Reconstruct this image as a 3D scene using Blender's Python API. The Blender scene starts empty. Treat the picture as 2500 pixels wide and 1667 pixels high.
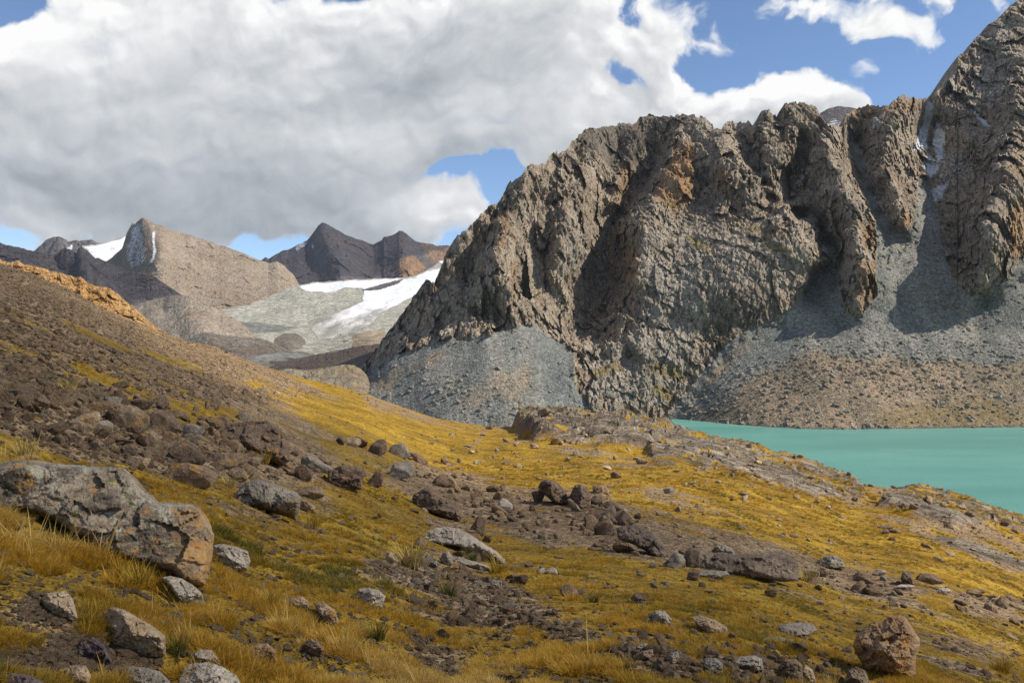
import bpy, bmesh, math, random
import numpy as np
from mathutils import Vector, Matrix
from mathutils.geometry import delaunay_2d_cdt

random.seed(7)
RNG = np.random.default_rng(7)
S = bpy.context.scene
COL = S.collection
# measured frame of the view: 2500 x 1667 units, level camera, 60 degree lens
FW, FH, F = 2500.0, 1667.0, 2165.0
CX, CY = 1250.0, 833.5
LAKE_Z = -80.0

# ------------------------------------------------------------------ camera
cam_d = bpy.data.cameras.new('camera')
cam = bpy.data.objects.new('camera', cam_d)
COL.objects.link(cam)
cam.location = (0, 0, 0)
cam.rotation_euler = (math.radians(90), 0, 0)
cam_d.sensor_fit = 'HORIZONTAL'
cam_d.angle = 2 * math.atan(FW / 2 / F)
cam_d.clip_start = 0.1
cam_d.clip_end = 30000
S.camera = cam

# ------------------------------------------------------------------ sun
SUN_EL, SUN_AZ = math.radians(42), math.radians(6)      # azimuth: degrees behind the camera's right hand
SUN = np.array([math.cos(SUN_EL) * math.cos(SUN_AZ), -math.cos(SUN_EL) * math.sin(SUN_AZ), math.sin(SUN_EL)])
sun_d = bpy.data.lights.new('sun', 'SUN')
sun_d.energy = 5.0
sun_d.angle = math.radians(0.5)
sun_d.color = (1.0, 0.91, 0.77)
sun = bpy.data.objects.new('sun', sun_d)
COL.objects.link(sun)
sun.rotation_euler = Vector(SUN).to_track_quat('Z', 'Y').to_euler()

S.view_settings.view_transform = 'Standard'
S.view_settings.look = 'None'
S.view_settings.gamma = 1.0
S.view_settings.exposure = 0.45
S.view_settings.use_curve_mapping = False
S.render.engine = 'CYCLES'
try:
    S.cycles.use_denoising = True
    S.cycles.denoising_input_passes = 'RGB_ALBEDO_NORMAL'
    S.cycles.denoising_prefilter = 'NONE'
    S.cycles.denoiser = 'OPENIMAGEDENOISE'
    S.cycles.max_bounces = 6
    S.cycles.diffuse_bounces = 3
    S.cycles.transparent_max_bounces = 8
    S.cycles.volume_bounces = 0
except Exception:
    pass


# ------------------------------------------------------------------ node helper
class NT:
    def __init__(self, tree):
        self.t = tree
        self.n = tree.nodes
        self.l = tree.links

    def new(self, typ, **kw):
        nd = self.n.new(typ)
        for k, v in kw.items():
            setattr(nd, k, v)
        return nd

    def put(self, sock, v):
        if v is None:
            return
        if hasattr(v, 'is_output'):
            self.l.new(v, sock)
        else:
            if sock.type == 'RGBA' and hasattr(v, '__len__') and len(v) == 3:
                v = (*v, 1.0)
            sock.default_value = v

    def math(self, op, a, b=None, c=None, clamp=False):
        nd = self.new('ShaderNodeMath', operation=op)
        nd.use_clamp = clamp
        self.put(nd.inputs[0], a)
        if b is not None:
            self.put(nd.inputs[1], b)
        if c is not None:
            self.put(nd.inputs[2], c)
        return nd.outputs[0]

    def vmath(self, op, a, b=None, scale=None):
        nd = self.new('ShaderNodeVectorMath', operation=op)
        self.put(nd.inputs[0], a)
        if b is not None:
            self.put(nd.inputs[1], b)
        if scale is not None:
            self.put(nd.inputs['Scale'], scale)
        return nd.outputs['Value'] if op in ('LENGTH', 'DISTANCE', 'DOT_PRODUCT') else nd.outputs[0]

    def noise(self, vec, scale, detail=4, rough=0.55, lac=2.0, dist=0.0, out='Fac', ntype=None):
        nd = self.new('ShaderNodeTexNoise')
        nd.noise_dimensions = '3D'
        if ntype:
            nd.noise_type = ntype
        self.put(nd.inputs['Vector'], vec)
        nd.inputs['Scale'].default_value = scale
        nd.inputs['Detail'].default_value = detail
        nd.inputs['Roughness'].default_value = rough
        nd.inputs['Lacunarity'].default_value = lac
        nd.inputs['Distortion'].default_value = dist
        return nd.outputs[out]

    def voronoi(self, vec, scale, feature='F1', out='Distance', rnd=1.0):
        nd = self.new('ShaderNodeTexVoronoi', feature=feature)
        self.put(nd.inputs['Vector'], vec)
        nd.inputs['Scale'].default_value = scale
        nd.inputs['Randomness'].default_value = rnd
        return nd.outputs[out]

    def ramp(self, fac, stops, interp='LINEAR'):
        nd = self.new('ShaderNodeValToRGB')
        cr = nd.color_ramp
        cr.interpolation = interp
        while len(cr.elements) < len(stops):
            cr.elements.new(0.5)
        for e, (p, c) in zip(cr.elements, stops):
            e.position = p
            e.color = (*c, 1.0) if hasattr(c, '__len__') else (c, c, c, 1.0)
        self.put(nd.inputs[0], fac)
        return nd.outputs[0]

    def smooth(self, v, lo, hi, a=0.0, b=1.0):
        nd = self.new('ShaderNodeMapRange', interpolation_type='SMOOTHSTEP')
        self.put(nd.inputs['Value'], v)
        for k, x in zip(('From Min', 'From Max', 'To Min', 'To Max'), (lo, hi, a, b)):
            self.put(nd.inputs[k], x)
        return nd.outputs['Result']

    def mix(self, fac, a, b, mode='MIX'):
        nd = self.new('ShaderNodeMix', data_type='RGBA', blend_type=mode)
        self.put(nd.inputs[0], fac)
        self.put(nd.inputs[6], a)
        self.put(nd.inputs[7], b)
        return nd.outputs[2]

    def attr(self, name, typ='GEOMETRY', out='Fac'):
        nd = self.new('ShaderNodeAttribute', attribute_name=name)
        nd.attribute_type = typ
        return nd.outputs[out]

    def coord(self, which='Object'):
        return self.new('ShaderNodeTexCoord').outputs[which]

    def scaled(self, vec, s):
        return self.vmath('MULTIPLY', vec, s)

    def bump(self, height, strength, dist, normal=None):
        nd = self.new('ShaderNodeBump')
        nd.inputs['Strength'].default_value = strength
        nd.inputs['Distance'].default_value = dist
        self.put(nd.inputs['Height'], height)
        if normal is not None:
            self.put(nd.inputs['Normal'], normal)
        return nd.outputs[0]


def material(name, rough=0.9, spec=0.15):
    m = bpy.data.materials.new(name)
    m.use_nodes = True
    nt = NT(m.node_tree)
    bs = m.node_tree.nodes['Principled BSDF']
    bs.inputs['Roughness'].default_value = rough
    bs.inputs['Specular IOR Level'].default_value = spec
    return m, nt, bs


# ------------------------------------------------------------------ world: blue sky with cumulus
world = bpy.data.worlds.new('World')
S.world = world
world.use_nodes = True
wt = NT(world.node_tree)
for nd in list(wt.n):
    wt.n.remove(nd)
SKY_STRENGTH = 0.12
sky = wt.new('ShaderNodeTexSky', sky_type='NISHITA')
sky.sun_disc = False
sky.sun_elevation = SUN_EL
sky.sun_rotation = math.radians(90) + SUN_AZ
sky.altitude = 3600
sky.air_density = 1.0
sky.dust_density = 0.4
sky.ozone_density = 2.0



# ------------------------------------------------------------------ gradient noise in numpy
_P = np.random.default_rng(3).permutation(256).astype(np.int32)
_P = np.concatenate([_P, _P, _P])
_G = np.random.default_rng(5).normal(size=(256, 3)).astype(np.float32)
_G /= np.linalg.norm(_G, axis=1, keepdims=True)


def perlin(x, y, z):
    x, y, z = np.broadcast_arrays(np.asarray(x, np.float32), np.asarray(y, np.float32), np.asarray(z, np.float32))
    xi, yi, zi = np.floor(x).astype(np.int32), np.floor(y).astype(np.int32), np.floor(z).astype(np.int32)
    xf, yf, zf = x - xi, y - yi, z - zi
    xi &= 255
    yi &= 255
    zi &= 255
    u, v, w = (t * t * t * (t * (t * 6 - 15) + 10) for t in (xf, yf, zf))
    out = 0
    for dx in (0, 1):
        a = _P[xi + dx]
        wx = u if dx else 1 - u
        for dy in (0, 1):
            b = _P[a + yi + dy]
            wy = wx * (v if dy else 1 - v)
            for dz in (0, 1):
                g = _G[_P[b + zi + dz]]
                out = out + wy * (w if dz else 1 - w) * (g[..., 0] * (xf - dx) + g[..., 1] * (yf - dy) + g[..., 2] * (zf - dz))
    return out * 1.5


def fbm(x, y, z, octaves=5, gain=0.5, lac=2.03, ridged=False, billow=False):
    a, f, s, t = 1.0, 1.0, 0.0, 0.0
    for i in range(octaves):
        n = perlin(x * f + 17.3 * i, y * f - 9.1 * i, z * f + 4.7 * i)
        if ridged:
            n = 1 - 2 * np.abs(n)
        if billow:
            n = 2 * np.abs(n) - 0.5
        s = s + a * n
        t += a
        a *= gain
        f *= lac
    return s / t


def sstep(a, b, x):
    t = np.clip((x - a) / (b - a), 0, 1)
    return t * t * (3 - 2 * t)


# ------------------------------------------------------------------ cumulus over the whole sky, worked out per direction
# (x, y, half width, half height, weight) of the cloud banks and of the gaps between them, in the measured frame
BANKS = [
    (-20, 380, 120, 120, 0.8), (60, 80, 120, 60, 0.4),    (420, -30, 330, 130, 1.1), (930, 180, 240, 170, 1.3), (370, 100, 200, 110, 1.2), (1250, 330, 160, 80, 0.4), (1300, 60, 200, 160, 0.5),
    (430, 300, 760, 400, 1.1), (1000, 230, 560, 330, 1.0), (1250, 100, 440, 330, 0.9), (150, 130, 260, 230, 0.6),
    (700, 520, 460, 170, 0.6), (1290, 300, 260, 160, 0.7), (1600, 70, 260, 150, 1.0), (1500, 270, 230, 120, 0.8), (1450, 200, 120, 120, .5),
    (1880, 235, 215, 130, 1.5), (1730, 290, 260, 110, 1.3), (1900, 330, 300, 70, 1.2), (2125, 185, 75, 50, 0.9), (2130, 40, 220, 105, 1.15), (2020,285,110,60,1.0),
    (2240, 110, 120, 60, 0.65), (2235, 232, 60, 22, 0.7), (2450, 5, 70, 36, 0.55), (2222, 186, 50, 16, 0.45),
    (1010, 510, 170, 95, 1.5), (930, 525, 90, 80, 0.8), (1125, 520, 85, 45, 0.75),
    (80, 490, 210, 120, 0.8), (240, 570, 110, 45, 0.85), (80, 590, 80, 36, 0.5), (400, 560, 170, 70, 0.5),
]
GAPS = [
    (640, 640, 220, 50, 0.6), (1120, 440, 150, 50, 0.2),    (10, 0, 110, 60, 2.2), (1100, 425, 100, 28, 1.2), (1215, 460, 90, 60, 1.6), (1150, 590, 130, 45, 1.0), (640, 625, 140, 45, 1.2),
    (1505, 195, 60, 28, 0.8), (1540, 30, 50, 60, 0.9), (1740, 165, 120, 60, 1.3), (1930, 80, 130, 80, 1.5), (2330, 190, 130, 90, 1.0),
    (235, 520, 36, 60, 0.8), (30, 575, 60, 40, 0.6), (2390, 50, 80, 80, 1.0), (930, 605, 90, 30, 0.9),
]
TONES = [
    (1000, 500, 120, 70, 0.14), (810, 500, 90, 80, -0.08),
    (120, 60, 120, 60, 0.10), (560, 60, 160, 60, 0.08), (470, 250, 160, 70, 0.08), (270, 330, 130, 60, -0.08), (1000, 200, 130, 60, -0.08), (860, 330, 200, 50, 0.06), (1370, 200, 90, 100, 0.06), (1300, 60, 160, 60, -0.06),
    (680, 560, 480, 170, -0.20), (930, 130, 380, 140, -0.10), (130, 420, 260, 80, -0.10), (430, 430, 360, 110, -0.10), (1150, 30, 300, 90, -0.06),
    (1130, 400, 160, 50, -0.12), (1890, 190, 190, 70, 0.16), (1000, 490, 150, 70, 0.16), (380, 110, 380, 150, 0.10), (780, 170, 140, 60, 0.12),
    (1200, 290, 240, 110, 0.08), (1780, 310, 250, 45, -0.14), (60, 170, 140, 110, 0.10), (2100, 40, 260, 80, -0.02), (1560, 110, 200, 100, -0.03), (130, 540, 170, 60, 0.05),
]


def cloud_image(name, w, h, lon0, lon1, lat0, lat1):
    lon = np.radians(np.linspace(lon0, lon1, w, dtype=np.float32))[None, :]
    lat = np.radians(np.linspace(lat0, lat1, h, dtype=np.float32))[:, None]
    dx, dy, dz = np.sin(lon) * np.cos(lat), np.cos(lon) * np.cos(lat), np.sin(lat) + 0 * lon
    k = 6.0
    wx, wz = fbm(dx * k, dy * k, dz * k, 4, 0.55), fbm(dx * k + 31, dy * k, dz * k + 7, 4, 0.55)
    w2, w3 = fbm(dx * 21, dy * 21, dz * 24, 4, 0.6), fbm(dx * 21 + 5, dy * 21, dz * 24 + 50, 4, 0.6)
    px, py, pz = dx + wx * 0.06 + w2 * 0.010, dy, dz + wz * 0.05 + w3 * 0.009
    yy = np.maximum(dy, 0.25)
    X, Y = CX + F * px / yy, CY - F * pz / yy
    front = sstep(0.3, 0.5, dy)

    def lump(x, y, rx, ry):
        r = np.sqrt(((X - x) / rx) ** 2 + ((Y - y) / ry) ** 2)
        return sstep(1.35, 0.1, r)

    cov = 0
    for b in BANKS:
        cov = cov + b[4] * lump(*b[:4])
    cov = np.minimum(cov, 1.3)
    for b in GAPS:
        cov = cov - b[4] * lump(*b[:4])
    cov = cov * front + (1 - front) * (0.42 + 1.3 * fbm(dx * 2.2, dy * 2.2, dz * 3.0, 3))
    big = fbm(px * 5, py * 5, pz * 6.5, 3, 0.5)
    bil = fbm(px * 9, py * 9, pz * 11, 6, 0.55, billow=True)
    fine = fbm(px * 34, py * 34, pz * 38, 4, 0.6)
    calm = 1.15 - 0.75 * sstep(0.75, 1.25, cov)
    rho = cov - 0.56 + calm * (1.0 * big + 1.15 * bil + 0.8 * fine)
    alpha = sstep(-0.16, 0.52, rho)
    # light from the upper right: optical depth by marching the cover
    th = np.clip(rho, 0, 1.4)
    step = (lon1 - lon0) / w
    tau, prev = 0, 0
    for i, ang in enumerate((0.35, 0.8, 1.5, 2.6, 4.2, 6.5)):
        sx, sy = int(round(ang * 0.5 / step)), int(round(ang * 0.87 / step))
        sh = np.pad(th, ((0, sy), (0, sx)), mode='edge')[sy:, sx:]
        tau = tau + sh * (ang - prev)
        prev = ang
    light = np.exp(-0.42 * tau)
    heads = fbm(px * 7, py * 7, pz * 9, 4, 0.5, billow=True)
    heads = 0.7 * heads + 0.3 * bil
    relief = heads - np.pad(heads, ((0, int(0.5 / step)), (0, int(0.3 / step))), mode='edge')[int(0.5 / step):, int(0.3 / step):]
    lum = 0.55 + 0.50 * light + (0.24 + 0.42 * sstep(0.15, 0.8, light)) * relief + 0.22 * heads + 0.07 * fine
    lum = lum + 0.12 * sstep(0.5, 0.0, rho)
    for b in TONES:
        lum = lum + b[4] * lump(*b[:4]) * front
    lum = np.clip(lum, 0.22, 1.0)
    stops = np.array([0.0, 0.30, 0.55, 0.8, 1.0])
    cols = np.array([(0.18, 0.205, 0.24), (0.285, 0.32, 0.36), (0.475, 0.505, 0.54), (0.73, 0.74, 0.755), (0.96, 0.96, 0.95)])
    px4 = np.ones((h, w, 4), np.float32)
    for c in range(3):
        px4[..., c] = np.interp(lum, stops, cols[:, c])
    px4[..., 3] = alpha
    im = bpy.data.images.new(name, w, h, alpha=True, float_buffer=True)
    im.colorspace_settings.name = 'Non-Color'
    im.alpha_mode = 'CHANNEL_PACKED'
    im.pixels.foreach_set(px4.ravel())
    im.update()
    return im


def sky_nodes():
    d = wt.coord('Generated')
    sp = wt.new('ShaderNodeSeparateXYZ')
    wt.put(sp.inputs[0], d)
    lon = wt.math('ARCTAN2', sp.outputs[0], sp.outputs[1])
    lat = wt.math('ARCSINE', sp.outputs[2])

    def layer(im, lon0, lon1, lat0, lat1):
        r = math.radians
        u = wt.math('DIVIDE', wt.math('SUBTRACT', lon, r(lon0)), r(lon1 - lon0))
        v = wt.math('DIVIDE', wt.math('SUBTRACT', lat, r(lat0)), r(lat1 - lat0))
        cb = wt.new('ShaderNodeCombineXYZ')
        wt.put(cb.inputs[0], u)
        wt.put(cb.inputs[1], v)
        tx = wt.new('ShaderNodeTexImage', image=im, extension='EXTEND', interpolation='Linear')
        wt.put(tx.inputs[0], cb.outputs[0])
        inside = wt.math('MULTIPLY', wt.math('COMPARE', u, 0.5, 0.499), wt.math('COMPARE', v, 0.5, 0.499))
        return tx.outputs['Color'], tx.outputs['Alpha'], inside

    fr = layer(cloud_image('cumulus_north', 1700, 640, -38, 38, -3, 27), -38, 38, -3, 27)
    al = layer(cloud_image('cumulus_all_round', 1080, 270, -180, 180, 0, 90), -180, 180, 0, 90)
    return wt.mix(fr[2], al[0], fr[0]), wt.math('ADD', wt.math('MULTIPLY', fr[2], fr[1]), wt.math('MULTIPLY', wt.math('SUBTRACT', 1.0, fr[2]), al[1]))


ccol, alpha = sky_nodes()
bg_sky = wt.new('ShaderNodeBackground')
hs = wt.new('ShaderNodeHueSaturation')
hs.inputs['Saturation'].default_value = 1.02
wt.put(hs.inputs['Color'], sky.outputs[0])
wt.put(bg_sky.inputs['Color'], hs.outputs[0])
bg_sky.inputs['Strength'].default_value = SKY_STRENGTH
bg_cl = wt.new('ShaderNodeBackground')
wt.put(bg_cl.inputs['Color'], ccol)
bg_cl.inputs['Strength'].default_value = 0.76
mixs = wt.new('ShaderNodeMixShader')
wt.put(mixs.inputs[0], alpha)
wt.l.new(bg_sky.outputs[0], mixs.inputs[1])
wt.l.new(bg_cl.outputs[0], mixs.inputs[2])
wo = wt.new('ShaderNodeOutputWorld')
wt.l.new(mixs.outputs[0], wo.inputs['Surface'])
try:
    world.cycles.sampling_method = 'MANUAL'
    world.cycles.sample_map_resolution = 512
except Exception:
    pass


# ------------------------------------------------------------------ mesh helpers
def tag(o, label=None, cat=None, group=None, kind=None):
    for k, v in (('label', label), ('category', cat), ('group', group), ('kind', kind)):
        if v:
            o[k] = v
    return o


def link_mesh(name, verts, faces, mats, parent=None, smooth=True):
    me = bpy.data.meshes.new(name)
    verts = np.asarray(verts, np.float32)
    faces = np.asarray(faces, np.int32)
    nv, nf, k = len(verts), len(faces), faces.shape[1]
    me.vertices.add(nv)
    me.vertices.foreach_set('co', verts.ravel())
    me.loops.add(nf * k)
    me.loops.foreach_set('vertex_index', faces.ravel())
    me.polygons.add(nf)
    me.polygons.foreach_set('loop_start', np.arange(0, nf * k, k, dtype=np.int32))
    me.polygons.foreach_set('use_smooth', np.full(nf, smooth, dtype=bool))
    me.update(calc_edges=True)
    for m in (mats if isinstance(mats, (list, tuple)) else [mats]):
        me.materials.append(m)
    o = bpy.data.objects.new(name, me)
    COL.objects.link(o)
    if parent:
        o.parent = parent
    return o


def set_attr(o, name, vals):
    a = o.data.attributes.new(name, 'FLOAT', 'POINT')
    a.data.foreach_set('value', np.asarray(vals, np.float32).ravel())


def sub_mesh(name, verts, faces, attrs, mat, smooth=True):
    """a mesh from some of the faces of a larger sheet, with its own vertices"""
    used = np.unique(faces)
    remap = np.zeros(len(verts), np.int32)
    remap[used] = np.arange(len(used))
    o = link_mesh(name, verts[used], remap[faces], mat, smooth=smooth)
    for k, v in attrs.items():
        set_attr(o, k, v[used])
    return o


def grid_faces(nr, nc):
    i = np.arange(nr - 1)[:, None] * nc + np.arange(nc - 1)[None, :]
    i = i.ravel()
    return np.stack([i, i + 1, i + nc + 1, i + nc], 1)


def inside(poly, x, y):
    """even-odd test of points in a polygon"""
    p = np.asarray(poly, np.float64)
    c = np.zeros(np.shape(x), bool)
    j = len(p) - 1
    for i in range(len(p)):
        xi, yi, xj, yj = *p[i], *p[j]
        if yi != yj:
            c ^= ((yi > y) != (yj > y)) & (x < (xj - xi) * (y - yi) / (yj - yi) + xi)
        j = i
    return c


def seg_dist(poly, x, y, closed=True):
    p = np.asarray(poly, np.float64)
    d = np.full(np.shape(x), 1e9)
    n = len(p)
    for i in range(n if closed else n - 1):
        a, b = p[i], p[(i + 1) % n]
        ab = b - a
        L = max(ab @ ab, 1e-9)
        t = np.clip(((x - a[0]) * ab[0] + (y - a[1]) * ab[1]) / L, 0, 1)
        d = np.minimum(d, np.hypot(x - a[0] - t * ab[0], y - a[1] - t * ab[1]))
    return d


def soft_mask(poly, x, y, w, wob=0.0):
    """1 inside, 0 outside, soft edge w wide, edge shifted by wob"""
    d = seg_dist(poly, x, y)
    d = np.where(inside(poly, x, y), d, -d)
    return sstep(-w, w, d + wob)


def interp(pts):
    p = np.asarray(pts, float)
    return lambda x: np.interp(x, p[:, 0], p[:, 1])


def smooth_interp(pts, w=110):
    p = np.asarray(pts, float)
    k = np.linspace(-1, 1, 13)
    kw = (1 - k * k) / (1 - k * k).sum()

    def f(x):
        x = np.asarray(x, float)
        return sum(c * np.interp(x + w * o, p[:, 0], p[:, 1]) for o, c in zip(k, kw))
    return f


JOINTS = np.array([(0.95, 0.1, 0.25), (0.9, 0.2, -0.3), (-0.95, 0.1, 0.2), (-0.8, 0.1, -0.5), (0.3, 0.2, 0.9), (0.6, 0.2, 0.7), (-0.2, 0.3, 0.4)], np.float32)


def facets(x, y, z, seed=0, tilt=0.8, joints=False):
    """blocky relief: each cell of a jittered lattice has its own level and its own tilted face"""
    x, y, z = (np.asarray(a, np.float32) for a in np.broadcast_arrays(x, y, z))
    xi, yi, zi = np.floor(x).astype(np.int32), np.floor(y).astype(np.int32), np.floor(z).astype(np.int32)
    best = np.full(x.shape, 1e9, np.float32)
    val = np.zeros(x.shape, np.float32)
    for dx in (-1, 0, 1):
        for dy in (-1, 0, 1):
            for dz in (-1, 0, 1):
                cx, cy, cz = xi + dx, yi + dy, zi + dz
                h = _P[_P[_P[(cx + seed) & 255] + (cy & 255)] + (cz & 255)]
                h2 = _P[h + 37]
                j = _G[h]
                fx, fy, fz = x - cx - 0.5 - 0.45 * j[..., 0], y - cy - 0.5 - 0.45 * j[..., 1], z - cz - 0.5 - 0.45 * j[..., 2]
                d = fx * fx + fy * fy + fz * fz
                g = JOINTS[h2 % len(JOINTS)] if joints else _G[h2]
                v = (h2 / 255.0 - 0.5) + tilt * (g[..., 0] * fx + g[..., 1] * fy + g[..., 2] * fz)
                m = d < best
                best = np.where(m, d, best)
                val = np.where(m, v, val)
    return val


def rbf(points, scale=100.0):
    """smooth surface with creases through (x, y, value) control points"""
    p = np.asarray(points, float)
    q = p[:, :2] / scale
    A = np.sqrt(((q[:, None] - q[None]) ** 2).sum(-1))
    n = len(p)
    M = np.zeros((n + 1, n + 1))
    M[:n, :n] = A + np.eye(n) * 1e-3
    M[:n, n] = M[n, :n] = 1
    w = np.linalg.solve(M, np.concatenate([p[:, 2], [0]]))

    def f(x, y):
        x, y = np.asarray(x, float) / scale, np.asarray(y, float) / scale
        out = np.full(x.shape, w[n])
        for (a, b), c in zip(q, w[:n]):
            out += c * np.sqrt((x - a) ** 2 + (y - b) ** 2)
        return out
    return f


def along(pts, step=28):
    """points spread along a line of (x, y, value)"""
    out = []
    for a, b in zip(pts[:-1], pts[1:]):
        a, b = np.array(a, float), np.array(b, float)
        n = max(1, int(np.hypot(*(b - a)[:2]) / step))
        out += [tuple(a + (b - a) * i / n) for i in range(n)]
    return out + [tuple(map(float, pts[-1]))]


def world_pos(x, y, D):
    x, y, D = np.broadcast_arrays(x, y, D)
    return np.stack([(x - CX) / F * D, D, (CY - y) / F * D], -1)


# ------------------------------------------------------------------ materials of the terrain
def rock_face_material(name, tones, scale, warm=0.35, crack=0.5):
    """tones: dark, mid, pale. Vertex masks 'warm', 'pale', 'snow', 'moss', 'screeness' steer the colour where present."""
    m, t, bs = material(name, 0.92, 0.12)
    P = t.coord('Object')
    a = t.noise(t.scaled(P, (1, 1, 0.45)), 0.02 / scale, 8, 0.65)
    b = t.noise(t.scaled(P, (1, 1, 0.6)), 0.11 / scale, 8, 0.7)
    c = t.noise(P, 0.5 / scale, 5, 0.7)
    base = t.ramp(t.math('ADD', t.math('MULTIPLY', a, 0.5), t.math('MULTIPLY', b, 0.5)), [(0.34, tones[0]), (0.5, tones[1]), (0.64, tones[2])])
    wmask = t.smooth(t.noise(t.scaled(P, (1, 1, 0.35)), 0.035 / scale, 6, 0.62), 0.52, 0.66)
    base = t.mix(t.math('MULTIPLY', wmask, warm), base, (0.25, 0.155, 0.075))
    base = t.mix(t.math('MULTIPLY', t.attr('warm'), t.smooth(b, 0.36, 0.6, 0.35, 1.0)), base, (0.34, 0.19, 0.075))
    base = t.mix(t.math('MULTIPLY', t.attr('pale'), t.smooth(b, 0.35, 0.6, 0.2, 0.95)), base, (0.33, 0.30, 0.255))
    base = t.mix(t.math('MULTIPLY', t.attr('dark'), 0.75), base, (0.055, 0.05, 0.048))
    base = t.mix(t.smooth(t.math('MULTIPLY', t.attr('moss'), t.smooth(c, 0.38, 0.6, 0.1, 1.1)), 0.3, 0.75), base, (0.21, 0.16, 0.05))
    crk = t.voronoi(t.vmath('ADD', t.scaled(P, (1, 1, 0.4)), t.vmath('SCALE', t.noise(P, 0.08 / scale, 4, out='Color'), scale=9.0 * scale)), 0.075 / scale, 'DISTANCE_TO_EDGE')
    cm = t.smooth(crk, 0.0, 0.09, crack, 0.0)
    base = t.mix(cm, base, (0.05, 0.043, 0.038))
    crk2 = t.voronoi(t.vmath('ADD', t.scaled(P, (1, 1, 0.55)), t.vmath('SCALE', t.noise(P, 0.2 / scale, 4, out='Color'), scale=4.0 * scale)), 0.22 / scale, 'DISTANCE_TO_EDGE')
    base = t.mix(t.smooth(crk2, 0.0, 0.08, 0.8 * crack, 0.0), base, (0.055, 0.047, 0.04))
    spk = t.smooth(c, 0.3, 0.7, 0.58, 1.38)
    base = t.mix(1.0, base, t.mix(0.0, spk, spk), 'MULTIPLY')
    sn = t.smooth(t.math('ADD', t.attr('snow'), t.math('MULTIPLY', t.math('SUBTRACT', t.noise(t.scaled(P, (1, 1, 1.6)), 0.24 / scale, 8, 0.8), 0.5), 3.0)), 0.56, 0.86)
    sn = t.math('MULTIPLY', sn, t.smooth(t.attr('snow'), 0.04, 0.2))
    base = t.mix(sn, base, (0.62, 0.65, 0.70))
    t.put(bs.inputs['Base Color'], base)
    h = t.math('ADD', t.math('MULTIPLY', b, 1.0), t.math('MULTIPLY', c, 0.35))
    h = t.math('SUBTRACT', h, t.math('MULTIPLY', cm, 0.3))
    t.put(bs.inputs['Normal'], t.bump(h, 1.0, 5.0 * scale))
    return m


def scree_material(name, tones, scale, brown=(0.26, 0.20, 0.14), soft=1.0):
    m, t, bs = material(name, 0.95, 0.08)
    P = t.coord('Object')
    big = t.noise(t.scaled(P, (1, 0.25, 0.25)), 0.03 / scale, 6, 0.6)
    g = t.noise(P, 0.45 / scale, 8, 0.75)
    base = t.ramp(big, [(0.38, tones[0]), (0.5, tones[1]), (0.62, tones[2])])
    bm = t.smooth(t.math('ADD', t.attr('warm'), t.math('MULTIPLY', t.math('SUBTRACT', big, 0.5), 0.9)), 0.3, 0.7)
    base = t.mix(bm, base, t.mix(t.smooth(big, .4, .6), (0.19, 0.155, 0.11), brown))
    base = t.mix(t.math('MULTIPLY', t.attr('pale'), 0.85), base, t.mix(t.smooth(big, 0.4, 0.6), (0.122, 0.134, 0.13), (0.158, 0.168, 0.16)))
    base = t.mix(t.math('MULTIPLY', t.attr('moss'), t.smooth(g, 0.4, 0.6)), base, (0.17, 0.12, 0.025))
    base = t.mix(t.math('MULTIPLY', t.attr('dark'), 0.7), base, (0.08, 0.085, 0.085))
    spk = t.smooth(g, 0.28, 0.72, 1 - 0.55 * soft, 1 + 0.5 * soft)
    base = t.mix(1.0, base, spk, 'MULTIPLY')
    cell = t.voronoi(P, 0.42 / scale, 'F1', 'Color')
    sp = t.new('ShaderNodeSeparateColor')
    t.put(sp.inputs[0], cell)
    base = t.mix(1.0, base, t.smooth(sp.outputs[0], 0.0, 1.0, 1 - 0.28 * soft, 1 + 0.28 * soft), 'MULTIPLY')
    t.put(bs.inputs['Base Color'], base)
    vd = t.voronoi(P, 0.42 / scale, 'F1')
    t.put(bs.inputs['Normal'], t.bump(t.math('ADD', t.math('MULTIPLY', g, 1.0), t.math('MULTIPLY', vd, -0.6)), soft, 1.6 * scale))
    return m


M_CLIFF = rock_face_material('grey_brown_cliff_rock', [(0.18, 0.143, 0.106), (0.315, 0.26, 0.20), (0.46, 0.395, 0.315)], 1.0, 0.42)
M_SCREE = scree_material('grey_green_scree', [(0.125, 0.13, 0.122), (0.175, 0.175, 0.16), (0.24, 0.228, 0.20)], 1.0)

# ------------------------------------------------------------------ the lake wall: crags, couloirs and scree
CREST = interp([(820, 962), (850, 935), (879, 900), (936, 826), (976, 774), (1016, 717), (1036, 690), (1042, 684), (1052, 690), (1060, 690), (1077, 648), (1094, 608), (1117, 576),
    (1148, 550), (1194, 504), (1223, 487), (1240, 450), (1275, 427), (1286, 407), (1309, 400), (1329, 401), (1344, 378), (1384, 366), (1392, 350),
    (1424, 320), (1441, 312), (1481, 309), (1547, 303), (1562, 289), (1588, 279), (1608, 286), (1636, 286), (1665, 277), (1677, 283), (1688, 280),
    (1723, 290), (1739, 303), (1742, 314), (1763, 319), (1768, 308), (1787, 298), (1829, 300), (1837, 308), (1856, 274), (1872, 266), (1888, 276), (1898, 284),
    (1909, 260), (1941, 249), (1978, 255), (1999, 271), (2015, 292), (2021, 308), (2037, 303), (2058, 306), (2063, 287), (2084, 266), (2122, 258),
    (2153, 260), (2175, 255), (2185, 242), (2207, 234), (2244, 239), (2265, 242), (2281, 229), (2300, 213), (2329, 181), (2337, 167), (2337.5, 141), (2345, 133),
    (2355, 136), (2377, 101), (2398, 77), (2435, 43), (2488, 0), (2560, -70), (2650, -120), (2760, -60), (2850, -100), (3000, -20)])
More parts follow.
